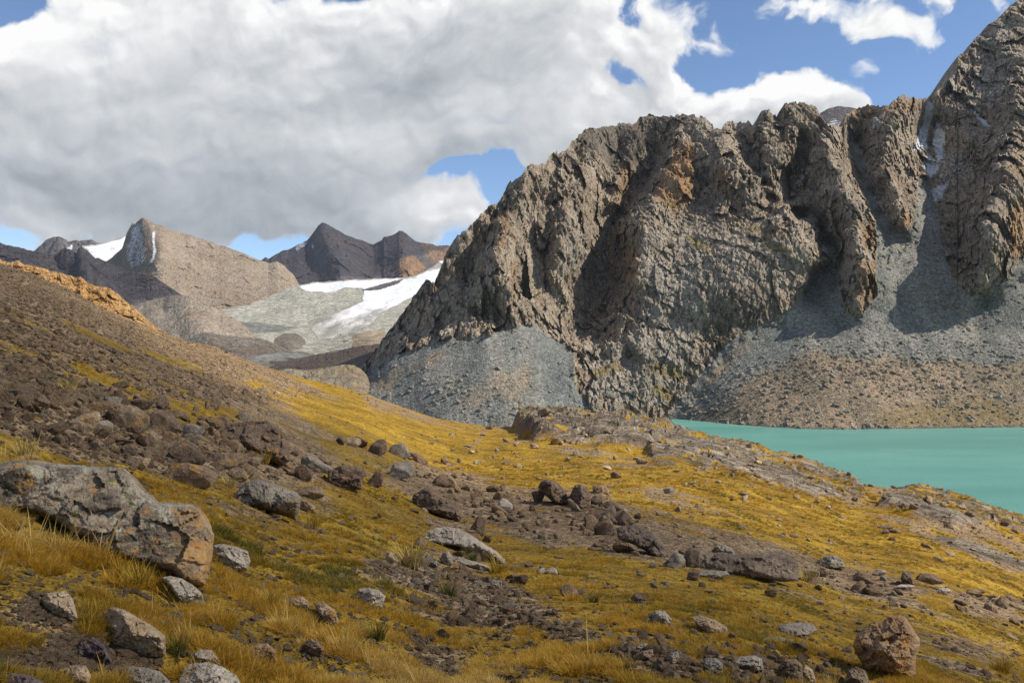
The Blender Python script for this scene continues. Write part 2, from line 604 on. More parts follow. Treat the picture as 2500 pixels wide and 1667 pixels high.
SHORE = smooth_interp([(700, 970), (850, 890), (1000, 835), (1120, 800), (1280, 795), (1400, 845), (1500, 915), (1600, 940), (1690, 905), (1780, 850), (2021, 804), (2250, 818), (2500, 827), (3000, 850)])


def scree_depth(x, y, m=0.66):
    v = (CY - y) / F
    return (80 + m * SHORE(x)) / (m - np.minimum(v, m - 0.12))


def wall_base(x, y):
    v = (CY - y) / F
    yb = 800.0
    vb = (CY - yb) / F
    Db = scree_depth(x, yb)
    zb = vb * Db
    m2 = 1.15
    up = (m2 * Db - zb) / (m2 - np.minimum(v, 0.75))
    return np.where(y > yb, scree_depth(x, y), up)


def rel(pts, step=28):
    return along(pts, step)


ctrl = []
# ribs: positive stands out towards the lake
ctrl += rel([(1202, 500, 6), (1173, 537, 6), (1140, 574, 5), (1115, 605, 5), (1085, 660, 0), (1040, 730, -6), (960, 830, -10)])
ctrl += rel([(1223, 500, -12), (1205, 560, -14), (1165, 625, -16), (1140, 690, -14)])
ctrl += rel([(1294, 408, 8), (1256, 500, 20), (1219, 540, 26), (1206, 607, 28), (1192, 690, 22), (1190, 730, 10)])
ctrl += rel([(1300, 480, -14), (1292, 587, -16), (1296, 665, -14), (1270, 730, -10)])
ctrl += rel([(1262, 600, 22), (1250, 690, 18), (1256, 720, 8)], 40)
ctrl += rel([(1456, 365, 8), (1436, 441, 12), (1405, 500, 14), (1372, 512, 20), (1366, 578, 26), (1362, 640, 24), (1366, 690, 6)])
ctrl += rel([(1345, 440, -10), (1335, 520, -14), (1330, 620, -16), (1330, 720, -10)])
ctrl += rel([(1538, 327, 6), (1533, 403, 12), (1504, 454, 14), (1507, 500, 6)])
ctrl += rel([(1512, 345, -10), (1500, 400, -14), (1482, 450, -16), (1474, 492, -12)])
ctrl += rel([(1645, 339, 24), (1642, 365, 34), (1617, 416, 44), (1602, 459, 50), (1586, 480, 58), (1540, 526, 68), (1552, 582, 74), (1550, 640, 76), (1545, 686, 72), (1568, 720, 72), (1556, 760, 62), (1515, 778, 56), (1510, 830, 46), (1480, 850, 36)])
ctrl += rel([(1628, 350, -12), (1590, 405, -30), (1555, 455, -40), (1515, 520, -44), (1478, 600, -48), (1445, 690, -40), (1428, 745, -32), (1395, 830, -10)])
ctrl += rel([(1618, 375, 0), (1594, 425, 2), (1577, 468, 4), (1555, 500, 2), (1512, 545, 2), (1518, 590, -2), (1512, 650, -6), (1505, 690, -4), (1486, 760, 6), (1470, 815, 10)], 24)
ctrl += rel([(1480, 660, -44), (1455, 720, -42), (1425, 790, -26)], 24)
ctrl += rel([(1425, 560, 4), (1430, 620, 2), (1400, 680, -6), (1370, 745, -14), (1330, 780, -8)])
ctrl += rel([(1140, 744, 12), (1125, 800, 8)], 40) + rel([(1178, 736, 14), (1182, 800, 8)], 40) + rel([(1252, 755, 14), (1262, 785, 6)], 40)
ctrl += [(1158, 770, -4, ), (1215, 770, -8), (1080, 790, -8), (1010, 800, -10), (930, 880, -8)]
# orange wall and the domed face right of it
ctrl += rel([(1680, 345, 22), (1686, 420, 34), (1680, 480, 36), (1650, 500, 44)])
ctrl += rel([(1700, 430, 16), (1702, 500, 22)])
ctrl += rel([(1757, 403, 24), (1762, 480, 26)], 40) + rel([(1735, 400, 16), (1742, 490, 18)], 40)
ctrl += rel([(1763, 330, 14), (1808, 393, 20), (1872, 454, 22), (1923, 505, 24), (1961, 556, 22), (1990, 600, 14)])
ctrl += rel([(1650, 545, 54), (1780, 530, 28), (1860, 520, 18)], 45)
ctrl += rel([(1600, 620, 78), (1740, 640, 60), (1850, 640, 40), (1930, 650, 20), (1968, 690, 4)], 45)
ctrl += rel([(1600, 750, 78), (1720, 740, 58), (1800, 740, 38), (1880, 730, 18), (1945, 735, 2)], 45)
ctrl += rel([(1560, 860, 66), (1680, 850, 44), (1740, 830, 22)], 45)
ctrl += rel([(1425, 900, 24), (1500, 910, 40), (1580, 930, 44), (1650, 920, 26), (1685, 940, 10)], 45)
ctrl += rel([(1430, 975, 10), (1500, 980, 28), (1570, 985, 28), (1625, 1010, 6)], 40)
ctrl += rel([(1470, 870, 20), (1540, 872, 34)], 40)
# spires
ctrl += rel([(1829, 345, -26), (1833, 383, -28), (1846, 410, -24), (1890, 480, -16)], 30)
ctrl += rel([(1872, 268, 2), (1862, 327, 10), (1867, 398, 14), (1885, 462, 8)], 30)
ctrl += rel([(1897, 290, -18), (1915, 330, -10)], 30)
ctrl += rel([(1941, 252, 0), (1930, 330, 8), (1915, 400, 6)], 30)
ctrl += rel([(1962, 345, -30), (1948, 385, -44), (1936, 428, -54), (1925, 487, -50), (1960, 530, -62), (2000, 560, -72), (2035, 610, -66), (2042, 640, -50)], 26)
ctrl += rel([(1945, 503, 6), (1978, 567, 10), (2003, 640, 12)], 26)
ctrl += rel([(2038, 305, -8), (2012, 365, 12), (2034, 391, 22), (2057, 422, 28), (2069, 468, 34), (2092, 506, 38), (2103, 564, 40), (2118, 610, 36)], 26)
ctrl += rel([(1985, 420, -16), (2000, 480, -14), (2030, 560, -16)], 30)
ctrl += rel([(2076, 577, 36), (2099, 600, 52), (2103, 678, 50), (2090, 755, 30)], 26)
ctrl += rel([(2058, 620, 10), (2062, 700, 14), (2066, 760, 6)], 26)
ctrl += rel([(2199, 240, 4), (2203, 277, 14), (2187, 300, 16), (2166, 345, 18), (2151, 391, 22), (2160, 430, 28), (2184, 468, 32), (2200, 514, 32), (2214, 556, 22)], 26)
# right hand mountain: arete and the face below it
ctrl += rel([(2488, 60, 20), (2480, 238, 60), (2468, 315, 74), (2474, 353, 80), (2448, 403, 92), (2440, 449, 96), (2428, 487, 100), (2396, 544, 104), (2405, 620, 92), (2400, 700, 56)], 30)
ctrl += rel([(2455, 544, 100), (2467, 621, 84), (2467, 676, 56)], 40)
ctrl += rel([(2330, 230, -40), (2340, 330, -44), (2330, 430, -46), (2320, 520, -40), (2330, 600, -20)], 40)
ctrl += rel([(2420, 150, -16), (2400, 300, -14), (2385, 400, -4), (2365, 520, 20), (2360, 640, 24)], 40)
ctrl += [(2520, 200, 50), (2540, 350, 60), (2560, 500, 50), (2520, 580, 40), (2600, 100, 40), (2640, 300, 70), (2660, 520, 90), (2580, 680, 20), (2620, 720, 60), (2750, 300, 80), (2800, 600, 60), (2950, 300, 60)]
# along the crest
ctrl += [(x, CREST(x) + 4, r) for x, r in ((880, -30), (960, -30), (1042, -16), (1100, -20), (1240, -16), (1340, -12), (1424, -4), (1500, -4), (1590, 0), (1680, 0), (1740, -8), (1800, -20), (2090, -40), (2240, -30), (2300, -30), (2400, -30))]


def couloir(pts, m, step=30):
    out = []
    for x, y, *_ in along([(a, b, 0) for a, b in pts], step):
        out.append((x, y, float(wall_base(x, y) - scree_depth(x, y, m))))
    return out


ctrl += couloir([(2095, 345), (2103, 430), (2122, 470), (2145, 520), (2180, 560), (2230, 600), (2240, 660)], 0.82)
ctrl += couloir([(2262, 300), (2250, 380), (2240, 450), (2252, 520), (2275, 600), (2300, 680)], 0.80)
ctrl += couloir([(2015, 655), (1990, 690), (1970, 720), (2030, 700)], 0.68)
# scree lies on the base slope
ctrl += [(x, y, 0.0) for x, y in ((1000, 900), (1080, 860), (1150, 850), (1220, 830), (1300, 810), (1350, 850), (1100, 930), (1250, 900), (1350, 920), (1400, 1000), (1250, 1000), (1000, 980), (900, 960), (1150, 1000),
          (1640, 1030), (1700, 960), (1770, 880), (1850, 830), (1900, 800), (1980, 770), (2060, 800), (2150, 760), (2200, 700), (2170, 640), (2300, 740), (2400, 740), (2490, 690), (2560, 660), (2700, 720), (2900, 720),
          (1700, 1040), (1850, 950), (2000, 900), (2150, 850), (2300, 850), (2450, 820), (1850, 1040), (2000, 1000), (2200, 950), (2400, 950), (2600, 900), (2800, 900), (2100, 1050), (2300, 1050), (2500, 1040), (2900, 1040))]
WALL_RELIEF = rbf(ctrl)

SCREE_L = [(700, 960), (850, 938), (879, 917), (965, 864), (1042, 845), (1103, 822), (1117, 832), (1150, 829), (1194, 817), (1275, 791), (1309, 793), (1330, 815), (1384, 845), (1401, 866), (1404, 940), (1424, 975), (1453, 1010), (1460, 1200), (700, 1200)]
SCREE_R = [(1590, 1060), (1628, 1017), (1691, 940), (1775, 835), (1830, 802), (1881, 786), (1951, 744), (1972, 700), (1980, 668), (2020, 660), (2049, 645), (2052, 700), (2064, 768), (2084, 775), (2110, 758), (2138, 725), (2142, 650), (2140, 547), (2125, 505),
           (2104, 450), (2088, 380), (2076, 330), (2096, 345), (2112, 400), (2122, 440), (2136, 485), (2160, 525), (2190, 558), (2217, 565), (2230, 540), (2236, 480), (2244, 430), (2262, 430), (2285, 500), (2298, 600), (2330, 690), (2372, 722), (2407, 718), (2470, 673), (2500, 625), (2560, 610), (2620, 680), (2700, 640), (3000, 600), (3000, 1300), (1590, 1300)]


def build_wall():
    xs = np.concatenate([np.linspace(822, 2500, 700), np.linspace(2504, 2990, 90)])
    nr = 400
    t = np.linspace(0, 1, nr)[:, None]
    xx = np.broadcast_to(xs[None], (nr, len(xs)))
    top = CREST(xs)[None]
    jag = 9.0 * facets(xs / 16.0, 3.3, 0.5, 9, 1.2) + 5.0 * facets(xs / 6.5, 1.3, 2.5, 8, 1.2)
    top = top + jag[None] * sstep(860, 1000, xs)[None] * np.where(xs < 2500, 0.55, 1)[None]
    bot = np.maximum(CY + 86 * F / SHORE(xs), top[0] + 25)[None]
    yy = bot + (top - bot) * t ** 0.92
    qx, qy = xx / 60.0, yy / 75.0
    ax = 16 * fbm(qx, qy, 0.7, 5, 0.6) + 5 * facets(xx / 16, yy / 26, 0.2, 11, 1.0)
    ay = 14 * fbm(qx + 40, qy, 3.7, 5, 0.6)
    inner = sstep(0.0, 0.12, 1 - t) * sstep(0, 0.05, t)
    D = wall_base(xx, yy) - np.interp(xx, [1980, 2060, 2330], [1.5, 1.15, 1.0]) * WALL_RELIEF(xx + ax * inner, yy + ay * inner)
    P = world_pos(xx, yy, D)
    wob = 7 * fbm(P[..., 0] / 14, P[..., 1] / 14, P[..., 2] / 14, 4)
    scree = np.maximum(soft_mask(SCREE_L, xx, yy, 3.5, wob), soft_mask(SCREE_R, xx, yy, 3.5, wob))
    rock = 1 - scree
    # fractured rock: upright ribs, slanting joints, blocks
    X, Y, Z = P[..., 0], P[..., 1], P[..., 2]
    wx, wz = 9 * fbm(X / 45, Y / 45, Z / 45, 3), 9 * fbm(X / 45 + 9, Y / 45, Z / 45, 3)
    r1 = fbm((X + wx) / 34, Y / 60, (Z + wz) / 85, 4, 0.5, ridged=True)
    r2 = fbm((X + 0.5 * Z + wx) / 15, Y / 26, (Z - 0.4 * X + wz) / 24, 4, 0.55, ridged=True)
    r3 = fbm(X / 6.0, Y / 7.0, Z / 8.0, 3, 0.6, ridged=True)
    slab = fbm((X - 0.8 * Z) / 40, Y / 40, (Z + 0.35 * X) / 11, 4, 0.55, ridged=True)
    slabby = soft_mask([(1560, 560), (1700, 520), (1960, 560), (1990, 680), (1960, 740), (1780, 830), (1630, 1010), (1420, 960), (1510, 850), (1570, 740)], xx, yy, 30)
    amp = rock * (1 - 0.75 * slabby)
    q = 1.3
    wv = [q * fbm(X / 12 + o, Y / 12, Z / 12, 3) for o in (0, 5, 11)]
    f1 = facets((X + wv[0] + 0.15 * Z) / 25, Y / 60, (Z + wv[1] - 0.3 * X) / 58, 1, 1.15, True)
    f2 = facets((X + 0.3 * Z + wv[1]) / 9.5, Y / 26, (Z + wv[2]) / 23, 2, 1.2, True)
    f3 = facets((X - 0.25 * Z + wv[2]) / 4.3, Y / 8, (Z + wv[0]) / 10, 3, 1.2, True)
    fs_ = facets((X - 0.7 * Z + wv[2]) / 22, Y / 30, (Z + 0.55 * X + wv[0]) / 12, 4, 0.8)
    vary = 0.35 + 1.0 * sstep(-0.25, 0.35, fbm(X / 50, Y / 50, Z / 70, 3))
    dsp = amp * (2.5 * (r1 - 0.45) + 1.2 * (r2 - 0.45) + 12.5 * f1 + 5.6 * f2 * vary) + rock * 3.0 * f3 * vary * (1 - 0.45 * slabby) + rock * slabby * (2.0 * (slab - 0.45) + 3.2 * fs_)
    dsp += scree * (2.6 * fbm(X / 40, Y / 70, Z / 70, 3) + 0.8 * fbm((X + 0.25 * Z) / 9, Y / 160, Z / 160, 3, ridged=True) + 0.5 * fbm(X / 5, Y / 5, Z / 5, 2))
    edge = sstep(0.0, 0.03, 1 - t) * 0.6 + 0.4
    # displace along the slope's own outward direction, keeping the outline of the crest
    D2 = D - dsp * edge * 1.15
    P = world_pos(xx, yy, D2)
    P[..., 2] += rock * 1.2 * f3 * edge
    # back side
    nb = 7
    back = np.repeat(P[-1:], nb, 0)
    k = np.arange(1, nb + 1)[:, None]
    back[..., 1] += 14 * k ** 1.7
    back[..., 2] -= 3 * k ** 2.2
    back[..., 0] *= back[..., 1] / P[-1:, :, 1] * 0.0 + 1
    V = np.concatenate([P, back], 0)
    nrt = nr + nb
    faces = grid_faces(nrt, len(xs))
    pad = lambda a: np.concatenate([a, np.repeat(a[-1:], nb, 0)], 0).ravel()
    wobc = 12 * fbm(X / 25, Y / 25, Z / 25, 4)
    warm = np.maximum.reduce([soft_mask(p, xx, yy, 9, wobc) * k for p, k in (
        ([(1645, 345), (1690, 350), (1696, 420), (1684, 500), (1640, 505), (1600, 480), (1606, 455), (1640, 380)], 0.95), ([(1750, 410), (1772, 420), (1776, 470), (1752, 475)], 0.9),
        ([(2100, 560), (2135, 540), (2140, 600), (2108, 612)], 0.8), ([(2095, 640), (2140, 640), (2135, 740), (2095, 765)], 0.6), ([(2470, 500), (2500, 480), (2500, 620), (2465, 630)], 0.9),
        ([(1225, 520), (1260, 500), (1230, 600), (1205, 640)], 0.5), ([(1245, 640), (1262, 640), (1262, 720), (1250, 720)], 0.6), ([(2200, 520), (2226, 520), (2224, 565), (2205, 570)], 0.7), ([(2070, 262), (2240, 240), (2240, 270), (2090, 300)], 0.5), ([(1530, 600), (1560, 600), (1555, 690), (1530, 690)], 0.6), ([(1512, 400), (1540, 400), (1530, 500), (1505, 500)], 0.5), ([(2470, 380), (2500, 330), (2500, 420), (2460, 450)], 0.4))])
    pale = np.maximum.reduce([soft_mask(p, xx, yy, 14, wobc) * k for p, k in (  # paler rock; the dome's sunlit brightness is also put into this colour
        ([(1570, 640), (1720, 620), (1710, 800), (1620, 990), (1430, 960), (1430, 880), (1530, 830), (1580, 740)], 0.95), ([(1380, 520), (1440, 540), (1440, 640), (1370, 690)], 0.6), ([(1580, 530), (1680, 530), (1690, 600), (1570, 610)], 0.6), ([(1560, 560), (1720, 560), (1940, 600), (1950, 700), (1720, 700), (1570, 690)], 0.6), ([(1640, 1000), (1770, 840), (1740, 860), (1620, 1000)], 0.6))])
    dark = np.maximum.reduce([soft_mask(p, xx, yy, 16, wobc) * k for p, k in (([(1735, 720), (1850, 700), (1900, 730), (1880, 780), (1760, 810), (1735, 770)], 0.55), ([(1690, 440), (1740, 430), (1745, 500), (1695, 505)], 0.4))])
    moss = np.maximum.reduce([soft_mask(p, xx, yy, 6, wobc) for p in (
        [(1790, 545), (1880, 560), (1880, 572), (1795, 556)], [(1620, 498), (1660, 500), (1655, 506), (1620, 505)], [(1670, 570), (1720, 590), (1740, 620), (1690, 600)], [(1560, 880), (1650, 890), (1690, 930), (1600, 920)],
        [(1440, 900), (1520, 880), (1520, 900), (1440, 930)], [(1600, 930), (1650, 960), (1640, 990), (1590, 950)], [(1850, 590), (1950, 610), (1940, 622), (1850, 605)])])
    moss = np.maximum(moss, 0.7 * soft_mask([(2150, 1010), (2400, 960), (2500, 1000), (2500, 1040), (2150, 1045)], xx, yy, 25, 2 * wobc) * scree)
    snow = np.maximum.reduce([soft_mask(p, xx, yy, 6, 0.6 * wobc) * min(1.0, k * 1.3) for p, k in (
        ([(2264, 245), (2284, 245), (2270, 310), (2262, 368), (2226, 370), (2242, 330)], 0.85), ([(2286, 298), (2310, 325), (2306, 380), (2288, 420), (2270, 445), (2250, 400), (2262, 370), (2285, 390), (2275, 340)], 0.8),
        ([(2262, 462), (2312, 450), (2300, 492), (2270, 495)], 0.75), ([(2360, 252), (2390, 278), (2426, 316), (2402, 308), (2375, 278)], 0.8), ([(1990, 590), (2040, 600), (2045, 640), (2030, 640)], 0.6),
        ([(1962, 530), (2005, 555), (2010, 575), (1975, 550)], 0.5), ([(2118, 455), (2130, 470), (2172, 530), (2160, 528)], 0.6), ([(2130, 285), (2165, 270), (2150, 300), (2120, 345)], 0.5), ([(2300, 215), (2420, 60), (2480, 30), (2470, 200), (2380, 280), (2310, 280)], 0.36), ([(2290, 380), (2370, 360), (2380, 430), (2290, 470)], 0.42), ([(1930, 470), (1990, 410), (1975, 400), (1925, 465)], 0.5), ([(2064, 300), (2074, 320), (2060, 330)], .5))])
    warm_s = soft_mask([(1640, 1040), (1760, 990), (1830, 930), (1900, 885), (1960, 862), (2130, 880), (2500, 880), (3000, 900), (3000, 1300), (1600, 1300)], xx, yy, 16, 2.2 * wobc)
    warm_s = np.maximum(warm_s, 0.85 * soft_mask([(1690, 960), (1790, 840), (1880, 800), (1790, 900)], xx, yy, 12, wobc))
    warm_s = np.maximum(warm_s, 0.5 * soft_mask([(1150, 900), (1300, 880), (1330, 1000), (1100, 1000)], xx, yy, 30, 3 * wobc))
    warm_s = np.maximum(warm_s, 0.5 * soft_mask([(860, 940), (1080, 850), (1090, 870), (950, 960)], xx, yy, 14, 2 * wobc))
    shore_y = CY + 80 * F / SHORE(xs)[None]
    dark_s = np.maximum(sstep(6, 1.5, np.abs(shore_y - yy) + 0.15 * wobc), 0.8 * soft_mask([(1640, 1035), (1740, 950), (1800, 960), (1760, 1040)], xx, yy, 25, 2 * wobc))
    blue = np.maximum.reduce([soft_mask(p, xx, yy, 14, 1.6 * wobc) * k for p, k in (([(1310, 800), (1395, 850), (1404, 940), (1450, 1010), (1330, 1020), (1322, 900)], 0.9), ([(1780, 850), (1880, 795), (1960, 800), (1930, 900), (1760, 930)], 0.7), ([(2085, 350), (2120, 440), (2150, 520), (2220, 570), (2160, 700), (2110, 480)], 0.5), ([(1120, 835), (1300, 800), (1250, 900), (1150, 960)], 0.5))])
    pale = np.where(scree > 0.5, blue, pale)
    A = {'warm': pad(np.where(scree > 0.5, warm_s, warm)), 'pale': pad(pale), 'dark': pad(np.where(scree > 0.5, dark_s, dark)), 'moss': pad(moss), 'snow': pad(snow)}
    sc = pad(scree)
    xf = pad(xx + 0.35 * wob)
    fy = pad(yy)
    fs = sc[faces].mean(1) > 0.5
    fx = xf[faces].mean(1)
    fyv = fy[faces].mean(1)
    V = V.reshape(-1, 3)
    cut = np.interp(fyv, [230, 300, 400, 460, 560, 700, 1100], [2268, 2262, 2240, 2240, 2280, 2320, 2320])
    gully = np.interp(fyv, [250, 310, 345, 428, 500, 560, 640, 760], [1990, 2018, 1962, 1936, 1925, 1985, 2040, 2060])
    right = fx > cut
    mid = (fx > gully) & ~right
    o = sub_mesh('mountain', V, faces[~fs & ~right & ~mid], A, M_CLIFF, smooth=False)
    tag(o, 'broad grey brown crag with an orange wall above the left scree', 'mountain', kind='structure')
    o = sub_mesh('mountain', V, faces[~fs & mid], A, M_CLIFF, smooth=False)
    tag(o, 'lit rock buttresses and pillar between two grey stone chutes', 'mountain', kind='structure')
    o = sub_mesh('mountain', V, faces[~fs & right], A, M_CLIFF, smooth=False)
    tag(o, 'tall dark mountain with streaks of snow at the right edge', 'mountain', kind='structure')
    left = fx < 1520
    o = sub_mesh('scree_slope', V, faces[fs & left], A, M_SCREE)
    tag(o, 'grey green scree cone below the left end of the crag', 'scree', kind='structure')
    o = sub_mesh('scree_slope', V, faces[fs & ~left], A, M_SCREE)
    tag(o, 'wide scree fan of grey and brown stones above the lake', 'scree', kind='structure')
    return P, scree, xx, yy


WALL_P, WALL_SCREE, WALL_X, WALL_Y = build_wall()


# ------------------------------------------------------------------ far ridges and hills
def ridge_sheet(name, label, cat, crest, ybot, dcrest, dbot, mat, xr=None, step=2.6, rough=1.0, size=60.0, jag=2.0, controls=None, masks=None, power=1.0, stretch=1.6, nrow=None, backdrop=(60, 1.5), depth_fn=None):
    xs0, xs1 = xr or (crest[0][0], crest[-1][0])
    nc = int((xs1 - xs0) / step) + 1
    xs = np.linspace(xs0, xs1, nc)
    top = interp(crest)(xs) + jag * (perlin(xs / 14.0, 0.3, size) + 0.6 * perlin(xs / 5.0, 4.3, size))
    bot = (interp(ybot)(xs) if hasattr(ybot, '__len__') else np.full(nc, float(ybot)))
    bot = np.maximum(bot, top + 6)
    nr = nrow or max(12, int((bot - top).max() / step))
    t = np.linspace(0, 1, nr)[:, None]
    xx = np.broadcast_to(xs[None], (nr, nc))
    yy = bot[None] + (top - bot)[None] * t
    dc = interp(dcrest)(xs)[None] if hasattr(dcrest, '__len__') else dcrest
    db = interp(dbot)(xs)[None] if hasattr(dbot, '__len__') else dbot
    D = np.broadcast_to(db + (dc - db) * t ** power, xx.shape)
    if depth_fn:
        D = depth_fn(xx, yy)
    if controls:
        D = D - rbf(controls)(xx, yy)
    P = world_pos(xx, yy, D)
    X, Y, Z = P[..., 0], P[..., 1], P[..., 2]
    w = size * 0.3 * fbm(X / size / 1.3, Y / size / 1.3, Z / size / 1.3, 2)
    n = 0.16 * size * (fbm((X + w) / size, Y / size / 1.2, (Z + w) / size / stretch, 6, 0.55, ridged=True) - 0.45)
    n = n + 0.06 * size * facets((X + w) / size * 2.2, Y / size * 1.6, (Z + w) / size * 0.8, 5, 1.1) + 0.03 * size * facets(X / size * 6, Y / size * 4, Z / size * 2.6, 6, 1.1)
    n = n + 0.035 * size * (fbm((X + Z * 0.5) / size * 5, Y / size * 5, Z / size * 4, 3, 0.6, ridged=True) - .4)
    P = world_pos(xx, yy, D - rough * n * (0.35 + 0.65 * sstep(0, 0.05, 1 - t)))
    nb = 5
    back = np.repeat(P[-1:], nb, 0)
    k = np.arange(1, nb + 1)[:, None]
    back[..., 1] += backdrop[0] * k ** backdrop[1]
    back[..., 2] -= 0.35 * backdrop[0] * k ** (backdrop[1] + 0.3)
    V = np.concatenate([P, back], 0).reshape(-1, 3)
    pad = lambda a: np.concatenate([a, np.repeat(a[-1:], nb, 0)], 0).ravel()
    o = link_mesh(name, V, grid_faces(nr + nb, nc), mat, smooth=False)
    wob = 6 * fbm(X / size, Y / size, Z / size, 4)
    for key, lst in (masks or {}).items():
        set_attr(o, key, pad(np.maximum.reduce([soft_mask(p, xx, yy, sw, ww * wob) * kk for p, sw, ww, kk in lst])))
    tag(o, label, cat, kind='structure')
    return o, P, xx, yy


M_FAR_DARK = rock_face_material('far_violet_grey_rock', [(0.085, 0.078, 0.088), (0.125, 0.113, 0.122), (0.175, 0.158, 0.16)], 5.0, 0.2, 0.25)
M_FAR_TAN = rock_face_material('far_tan_rock', [(0.23, 0.185, 0.14), (0.30, 0.245, 0.185), (0.36, 0.30, 0.235)], 4.0, 0.35, 0.2)
M_PALE_HILL = rock_face_material('pale_slab_rock', [(0.25, 0.205, 0.155), (0.345, 0.29, 0.23), (0.42, 0.365, 0.30)], 2.0, 0.4, 0.35)
M_MORAINE = scree_material('pale_moraine', [(0.27, 0.265, 0.225), (0.33, 0.325, 0.28), (0.385, 0.375, 0.325)], 6.0, (0.33, 0.27, 0.20), soft=0.75)
M_DARK_HILL = rock_face_material('brown_hummock_rock', [(0.13, 0.10, 0.085), (0.18, 0.14, 0.115), (0.24, 0.19, 0.15)], 1.6, 0.3, 0.3)
M_MOUND = rock_face_material('grey_brown_moraine_mound', [(0.15, 0.13, 0.11), (0.20, 0.175, 0.145), (0.26, 0.23, 0.19)], 2.5, 0.2, 0.3)
M_ORANGE = rock_face_material('orange_lichen_rock', [(0.30, 0.165, 0.06), (0.42, 0.245, 0.095), (0.50, 0.33, 0.16)], 0.16, 0.5, 0.55)

ridge_sheet('mountain', 'distant dark peak behind the snowfield at the far left', 'mountain',
            [(40, 640), (83, 612), (98, 600), (110, 588), (131, 578), (146, 577), (158, 582), (167, 590), (185, 587), (205, 588), (223, 584), (235, 591), (250, 597), (275, 600), (300, 606)], 680, 6300, 6000, M_FAR_DARK, size=220, jag=2.0,
            masks={'snow': [([(165, 605), (180, 590), (176, 612), (165, 615)], 3, .6, .9), ([(185, 600), (300, 592), (300, 660), (185, 640)], 5, 1, .45), ([(100, 610), (160, 590), (160, 640), (100, 640)], 5, 1, .3)]})
ridge_sheet('mountain', 'dark pyramid peak with its lower twin above the glacier', 'mountain',
            [(560, 660), (640, 634), (648, 628), (656, 632), (667, 624), (686, 614), (707, 608), (726, 598), (750, 587), (758, 576), (769, 563), (777, 552), (786, 543), (793, 545), (814, 557), (841, 571), (868, 583), (884, 587), (903, 595), (913, 596), (932, 587),
             (936, 578), (948, 576), (967, 570), (975, 564), (983, 564), (996, 574), (1015, 590), (1028, 592), (1050, 595), (1066, 600), (1095, 599), (1150, 615), (1250, 640)], 735, 5600, 4600, M_FAR_DARK, size=230, jag=1.6, rough=1.1,
            controls=along([(786, 545, 0), (800, 600, 160), (830, 660, 260), (850, 700, 240)], 25) + along([(979, 566, 0), (985, 610, 140), (1000, 660, 220)], 25) + along([(905, 600, -60), (905, 640, -80), (930, 680, -20)], 25) + along([(750, 590, 40), (735, 640, 60), (740, 690, 60)], 25) + along([(770, 580, -20), (770, 630, -60), (780, 690, 0)], 25) + [(660, 660, 60), (680, 690, 100), (1080, 620, 0), (1060, 660, 60), (870, 690, 100), (1150, 680, 0)],
            masks={'snow': [([(720, 602), (752, 588), (745, 600), (725, 614)], 2, .5, .8), ([(762, 592), (768, 600), (766, 612), (760, 606)], 2, .2, .8), ([(655, 632), (700, 612), (720, 605), (700, 620), (660, 640)], 3, .5, .45), ([(790, 550), (800, 552), (806, 562), (795, 560)], 2, .3, .5)],
                   'warm': [([(965, 640), (1010, 620), (1040, 650), (1010, 690), (970, 680)], 6, 1, .8), ([(1030, 595), (1100, 600), (1100, 640), (1050, 640)], 8, 1, .6), ([(670, 640), (700, 650), (725, 690), (690, 690)], 5, 1, .6)]})
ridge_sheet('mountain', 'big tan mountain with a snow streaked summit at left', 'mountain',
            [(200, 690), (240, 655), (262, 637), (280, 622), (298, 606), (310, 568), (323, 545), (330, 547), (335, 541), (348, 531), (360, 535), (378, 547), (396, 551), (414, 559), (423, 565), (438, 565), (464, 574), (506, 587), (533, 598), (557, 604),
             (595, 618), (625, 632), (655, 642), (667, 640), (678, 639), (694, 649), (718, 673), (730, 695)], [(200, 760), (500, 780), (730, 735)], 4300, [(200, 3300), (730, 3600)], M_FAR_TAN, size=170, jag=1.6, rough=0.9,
            controls=along([(348, 533, 0), (368, 560, 120), (385, 600, 220), (380, 650, 260), (400, 700, 200)], 20) + along([(320, 560, -60), (325, 600, -40), (345, 650, 60)], 20) + along([(290, 630, -80), (300, 660, -60)], 20) + along([(440, 570, 0), (480, 640, 120), (520, 700, 120)], 30) + along([(560, 605, 0), (600, 660, 60), (620, 710, 60)], 30) + along([(690, 650, 0), (700, 690, 0)], 30),
            masks={'snow': [([(318, 560), (335, 545), (345, 560), (330, 600), (312, 640), (318, 600)], 4, .8, .75), ([(372, 562), (380, 565), (378, 590), (384, 615), (372, 640), (366, 640), (374, 610), (370, 585)], 3, .4, .95), ([(300, 600), (350, 560), (360, 640), (320, 660)], 6, 1, .62), ([(330, 545), (352, 540), (358, 560), (335, 565)], 3, .5, .5)],
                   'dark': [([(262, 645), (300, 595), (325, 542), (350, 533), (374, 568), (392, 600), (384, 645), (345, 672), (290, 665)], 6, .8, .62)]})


def ice_material(name, dirty=True):
    m, t, bs = material(name, 0.6, 0.3)
    P = t.coord('Object')
    band = t.noise(t.scaled(P, (1.0, 0.22, 0.6)), 0.02, 6, 0.6)
    g = t.attr('dirt')
    k = t.smooth(t.math('ADD', g, t.math('MULTIPLY', t.math('SUBTRACT', band, 0.5), 1.5)), 0.3, 0.95)
    k = t.math('MULTIPLY', k, t.smooth(g, 0.02, 0.2))
    base = t.mix(k, t.mix(t.smooth(band, 0.35, 0.65), (0.78, 0.80, 0.83), (0.62, 0.65, 0.69)), t.mix(t.smooth(band, 0.4, 0.6), (0.42, 0.405, 0.365), (0.25, 0.24, 0.21)))
    t.put(bs.inputs['Base Color'], base)
    t.put(bs.inputs['Normal'], t.bump(t.noise(P, 0.03, 6, 0.6), 0.7, 10.0))
    return m


M_ICE = ice_material('glacier_ice')


